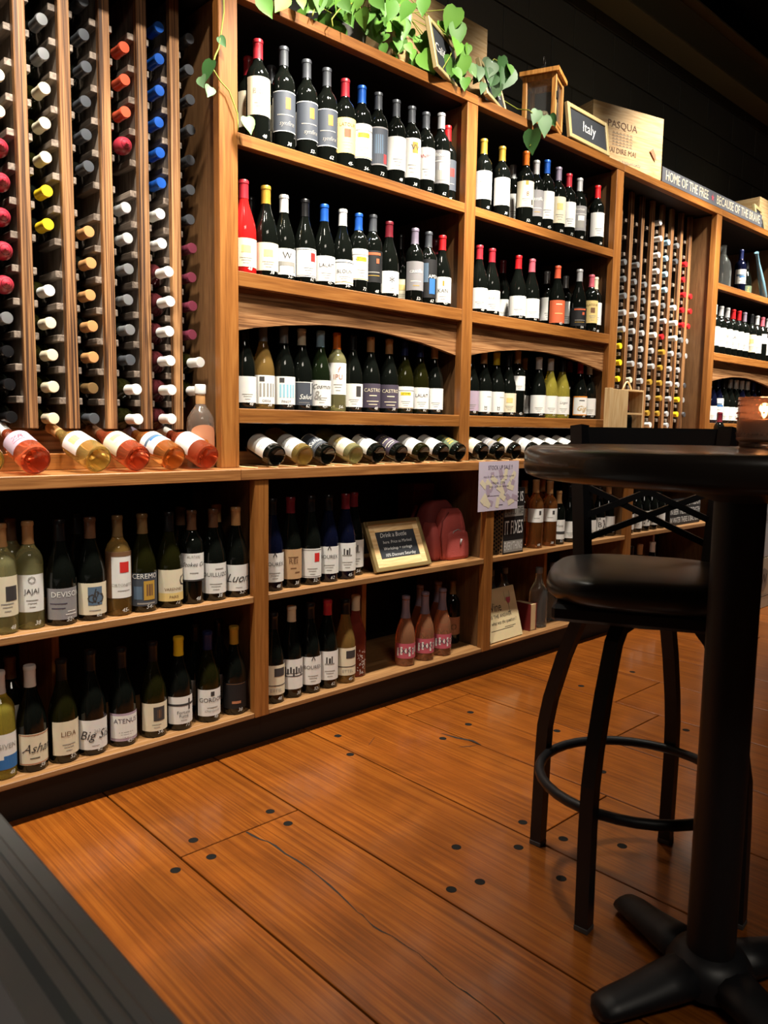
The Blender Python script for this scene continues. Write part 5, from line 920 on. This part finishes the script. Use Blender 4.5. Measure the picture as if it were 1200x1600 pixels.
for i in range(10): add_leaf(p2, rl.uniform(2.5, 2.68), rl.uniform(-.01, .06), ZT+rl.uniform(.05, .17), rl.uniform(.045, .07), False)
# ------------------------------------------------------------------ bottle carrier on the ledge
t = thing('bottle_carrier', 'pale pine single bottle carrier with rope handle and open door', 'wine box', (3.645, -.07, .9944))
w = .165; d = .10; h = .338; k = .009
box('side_board', -w/2, -w/2+k, 0, d, 0, h, pine('z'), t, .001, True); box('side_board', w/2-k, w/2, 0, d, 0, h, pine('z'), t, .001, True)
box('top_board', -w/2+k, w/2-k, 0, d, h-k, h, pine('x'), t, .001, True); box('bottom_board', -w/2+k, w/2-k, 0, d, 0, k, pine('x'), t, .001, True); box('back_board', -w/2+k, w/2-k, d-.006, d, k, h-k, pine('z'), t, 0, True)
box('cross_bar', -w/2+k, w/2-k, 0, .008, .212, .222, pine('x'), t, .001, True)
put('handle', tube('handle', [(-.045+.09*i/10-.0, .05, h+.042*math.sin(math.pi*i/10)) for i in range(11)], .0045, mat('rope', rgb(226, 208, 166), .8), 8), t)
dr = box('door', -w/2-.150, -w/2-.002, -.008, 0, .004, h-.004, pine('z'), t, .001, True)
put('latch', lathe('latch', [(.009, 0), (.009, .004)], mat('brass', rgb(200, 160, 80), .3, .8), 14), dr, (-.055, -.005, -.1), (R(90), 0, 0))
box('door_edge', -w/2-.178, -w/2-.152, -.010, .02, 0, h, pine('z'), t, .001, True)
bottle((3.645, -.018, 1.0036), .285, 'bdx', 'black', 'maroon', None, 'dark bottle with maroon capsule inside the pine carrier', 'single bottles on the ledge')
# cardboard wine cases at the right
CB = mat('case_white', rgb(206, 214, 220), .7); CB2 = mat('case_cream', rgb(206, 200, 178), .7)
def case(label, x0, x1, y0, y1, z0, z1, m, items):
    t = on_floor(thing('wine_case', label, 'box', (x0, y0, z0))); w = x1-x0; d = y1-y0; h = z1-z0
    box('carton', 0, w, 0, d, 0, h, m, t, .003, True); flat_print('print', [(*q[:2], *q[2:]) for q in items], t, .0008)
    box('tape', 0.001, w-.001, d/2-.025, d/2+.025, h, h+.0006, mat('tape', rgb(196, 176, 130), .4), t, 0, True); return t
case('cream cardboard wine case with shield emblem standing on the floor', 4.985, 5.38, -.20, .10, .0005, .333, CB2, [('P', [(.09, .24), (.15, .265), (.21, .24), (.205, .16), (.15, .11), (.095, .16)], 'faint'), ('T', 'W', .15, .19, .09, 'ink'), ('B', .05, .25, .075, .08, 'ink'), ('B', .07, .22, .088, .091, 'faint')])
case('pale blue-white cardboard wine case on top of the cream case', 4.975, 5.37, -.20, .10, .335, .735, CB, [('T', 'REVERIE', .17, .275, .045, 'faint', 0, .22), ('B', .10, .24, .235, .24, 'faint'), ('B', .0, .39, .355, .40, 'white'), ('B', .03, .12, .37, .395, 'ink')])
# ------------------------------------------------------------------ bar table
BT = mat('table_black_brown', rgb(34, 28, 24), .32, coat=.25, bump=.05); BM = mat('black_metal', (.010, .010, .012), .45)
TX, TY = 1.508, -1.490
t = thing('bar_table', 'round black-brown bar table on a black pedestal', 'table', (TX, TY, 0)); on_floor(t)
put('table_top', lathe('table_top', [(.30, 1.041), (.395, 1.041), (.406, 1.046), (.410, 1.056), (.410, 1.084), (.405, 1.094), (.395, 1.098), (.2, 1.098), (.0, 1.098)], BT, 72, True, False), t)
put('column', lathe('column', [(.047, .055), (.047, .5), (.047, 1.0)], BM, 28), t)
put('top_plate', lathe('top_plate', [(.05, 1.0), (.11, 1.02), (.16, 1.036), (.16, 1.0405)], BM, 28), t)
put('hub', lathe('hub', [(.085, .018), (.085, .05), (.07, .075), (.05, .085)], BM, 28), t)
def arm_mesh():
    v = []; f = []; n = 12; st = [(.05, .052, .075), (.12, .048, .062), (.18, .042, .050), (.24, .038, .042), (.265, .034, .036), (.275, .020, .026)]
    for x, w_, hh in st:
        for k in range(n):
            a = 2*math.pi*k/n; z = .5+.5*math.sin(a); v.append((x, w_*math.cos(a)*(1 if math.sin(a) > 0 else 1.0), .004+hh*z))
    for i in range(len(st)-1):
        for k in range(n): a = i*n+k; b = i*n+(k+1) % n; f.append((a, b, b+n, a+n))
    f.append(tuple(range(n))[::-1]); f.append(tuple((len(st)-1)*n+k for k in range(n))); return mesh('base_arm', v, f, BM, smooth=True)
am = arm_mesh()
for q in range(4): put('base_arm', am, t, (0, 0, 0), (0, 0, R(68+90*q)))
# candle holder on the table
cx_, cy_ = 1.745, -1.432
t = thing('candle_holder', 'ribbed amber glass candle holder glowing on the bar table', 'candle', (cx_, cy_, 1.0982)); on_floor(t)
AMB = mat('amber_glass', rgb(206, 168, 146), .14, trans=.72, ior=1.25)
prof = [(.0, .006), (.044, .0), (.047, .004), (.046, .012), (.052, .016)]
for i in range(14): z = .020+.0062*i; prof += [(.0535, z), (.0522, z+.0031)]
prof += [(.0535, .107), (.052, .108), (.049, .106), (.049, .022), (.0, .018)]
put('glass_cup', lathe('glass_cup', prof, AMB, 48, False, False), t)
bd = bmesh.new(); bmesh.ops.create_icosphere(bd, subdivisions=1, radius=.0024); bme = bpy.data.meshes.new('bead'); bd.to_mesh(bme); bd.free(); bme.materials.append(AMB)
for zi, z in enumerate((.030, .062, .074, .090, .100)):
    for k in range(36):
        a = 2*math.pi*(k+.5*(zi % 2))/36; put('bead', bme, t, (.0535*math.cos(a), .0535*math.sin(a), z))
put('wax', lathe('wax', [(.044, .0185), (.044, .06), (.03, .061)], mat('wax_white', rgb(240, 220, 190), .5), 24), t)
put('flame', lathe('flame', [(.001, .064), (.005, .07), (.006, .076), (.003, .088), (.0005, .096)], mat('flame', (1, .6, .25), .5, emit=(1, .62, .28), est=40), 10), t)
l = bpy.data.lights.new('candle_light', 'POINT'); l.energy = .35; l.color = (1, .6, .3); l.shadow_soft_size = .01
lo = bpy.data.objects.new('candle_light', l); C.objects.link(lo); lo.location = (0, 0, .085); lo.parent = t
# ------------------------------------------------------------------ bar stool
SX, SY = 1.725, -1.189
t = thing('bar_stool', 'black swivel bar stool with padded seat and crossed metal back', 'stool', (SX, SY, 0)); on_floor(t)
VIN = mat('black_vinyl', (.020, .022, .022), .33, spec=.9)
BA = R(28.6)
def seat_mesh():
    v = []; f = []; n = 40
    prof = [(.60, .742), (.92, .738), (.985, .750), (1.0, .768), (.985, .786), (.93, .796), (.80, .803), (.55, .808), (.28, .810)]
    for r_, z in prof:
        for k in range(n):
            a = 2*math.pi*k/n; c_, s_ = math.cos(a), math.sin(a); e = .62
            v.append((.228*r_*math.copysign(abs(c_)**e, c_), .228*r_*math.copysign(abs(s_)**e, s_), z))
    for i in range(len(prof)-1):
        for k in range(n): a = i*n+k; b = i*n+(k+1) % n; f.append((a, b, b+n, a+n))
    f.append(tuple((len(prof)-1)*n+k for k in range(n))); f.append(tuple(range(n))[::-1]); return mesh('seat_cushion', v, f, VIN, smooth=True)
ROTS = BA-R(90)
put('seat_cushion', seat_mesh(), t, (0, 0, 0), (0, 0, ROTS))
put('seat_pan', boxmesh(.40, .40, .038, BM, .008), t, (0, 0, .7185), (0, 0, ROTS))
put('swivel_plate', lathe('swivel_plate', [(.10, .675), (.115, .68), (.115, .697), (.07, .699)], BM, 28), t)
feet = [(1.698, -.930), (1.973, -1.160), (1.754, -1.447), (1.473, -1.218)]
for fx, fy in feet:
    dx, dy = fx-SX, fy-SY; L_ = math.hypot(dx, dy); ux, uy = dx/L_, dy/L_
    pts = [(ux*.09, uy*.09, .688), (ux*.135, uy*.135, .683), (ux*.165, uy*.165, .65), (ux*.205, uy*.205, .54), (ux*.238, uy*.238, .42), (ux*.252, uy*.252, .34), (ux*.256, uy*.256, .24), (dx, dy, .012)]
    lg = put('leg', tube('leg', pts, .0225, BM, 4, square=True), t)
    put('foot_cap', boxmesh(.034, .034, .012, mat('foot_grey', (.06, .06, .06), .5), .001), lg, (dx, dy, .0065), (0, 0, math.atan2(uy, ux)))
put('foot_ring', tube('foot_ring', [(.232*math.cos(R(a)), .232*math.sin(R(a)), .272) for a in range(0, 360, 10)], .0125, BM, 10, closed=True), t)
# back: local frame, +y is the back
bk = (math.cos(BA), math.sin(BA)); sd = (-math.sin(BA), math.cos(BA))
def bp(s, y, z): return (bk[0]*y+sd[0]*s, bk[1]*y+sd[1]*s, z)
for s in (-1, 1):
    m_ = tube('back_post', [bp(s*.160, .195, .715), bp(s*.163, .222, .78), bp(s*.170, .228, .90), bp(s*.180, .240, 1.03), bp(s*.188, .255, 1.142)], .026, BM, 4, square=True); put('back_post', m_, t)
def bar(a, b, r_, nm): put(nm, tube(nm, [a, ((a[0]+b[0])/2, (a[1]+b[1])/2, (a[2]+b[2])/2), b], r_, BM, 4, square=True), t)
for z0, z1 in ((.83, .985), (.895, 1.05)):
    bar(bp(-.166, .226, z0), bp(.182, .240, z1), .0115, 'cross_bar'); bar(bp(.166, .226, z0), bp(-.182, .240, z1), .0115, 'cross_bar')
v = []; f = []
for i in range(9):
    s = -.186+.372*i/8; y = .252+.010*math.sin(math.pi*i/8)
    for yy in (0, .014):
        for z in (1.068, 1.138): v.append(bp(s, y+yy, z))
for i in range(8):
    a = 4*i; f += [(a, a+4, a+5, a+1), (a+2, a+3, a+7, a+6), (a+1, a+5, a+7, a+3), (a, a+2, a+6, a+4)]
put('top_rail', mesh('top_rail', v, f, BM), t)
# ------------------------------------------------------------------ dark panelled chest in the near left corner
CH = mat('chest_black', (.13, .135, .135), .5, bump=.12, bscale=30)
t = thing('chest', 'dark painted panelled chest with stepped edge moulding in the near left corner', 'chest', (-.05, -1.35, 0)); on_floor(t)
X1 = .332-(-.05); Y1 = 1.15; X0 = -.75; Y0 = -.55; zt = .60
box('body', X0+.04, X1-.035, Y0+.04, Y1-.03, .02, zt-.04, CH, t, .004, True)
# stepped moulding: one ring per ridge, rising towards the panel
for ins, wid, top in ((0, .030, zt-.030), (.026, .024, zt-.016), (.046, .026, zt-.006), (.068, .030, zt+.004)):
    a0, a1, b0, b1 = X0+ins, X1-ins, Y0+ins, Y1-ins; lo = zt-.050
    for q in ((a1-wid, a1, b0, b1), (a0, a0+wid, b0, b1), (a0+wid, a1-wid, b0, b0+wid), (a0+wid, a1-wid, b1-wid, b1)): box('moulding', *q[:2], *q[2:], lo, top, CH, t, .009, True)
box('top_board', X0+.09, X1-.09, Y0+.09, Y1-.09, zt-.045, zt-.004, CH, t, .002, True)
box('top_panel', X0+.14, X1-.125, Y0+.14, Y1-.62, zt-.0038, zt+.006, mat('chest_panel', (.17, .182, .195), .45, bump=.2, bscale=12), t, .002, True)
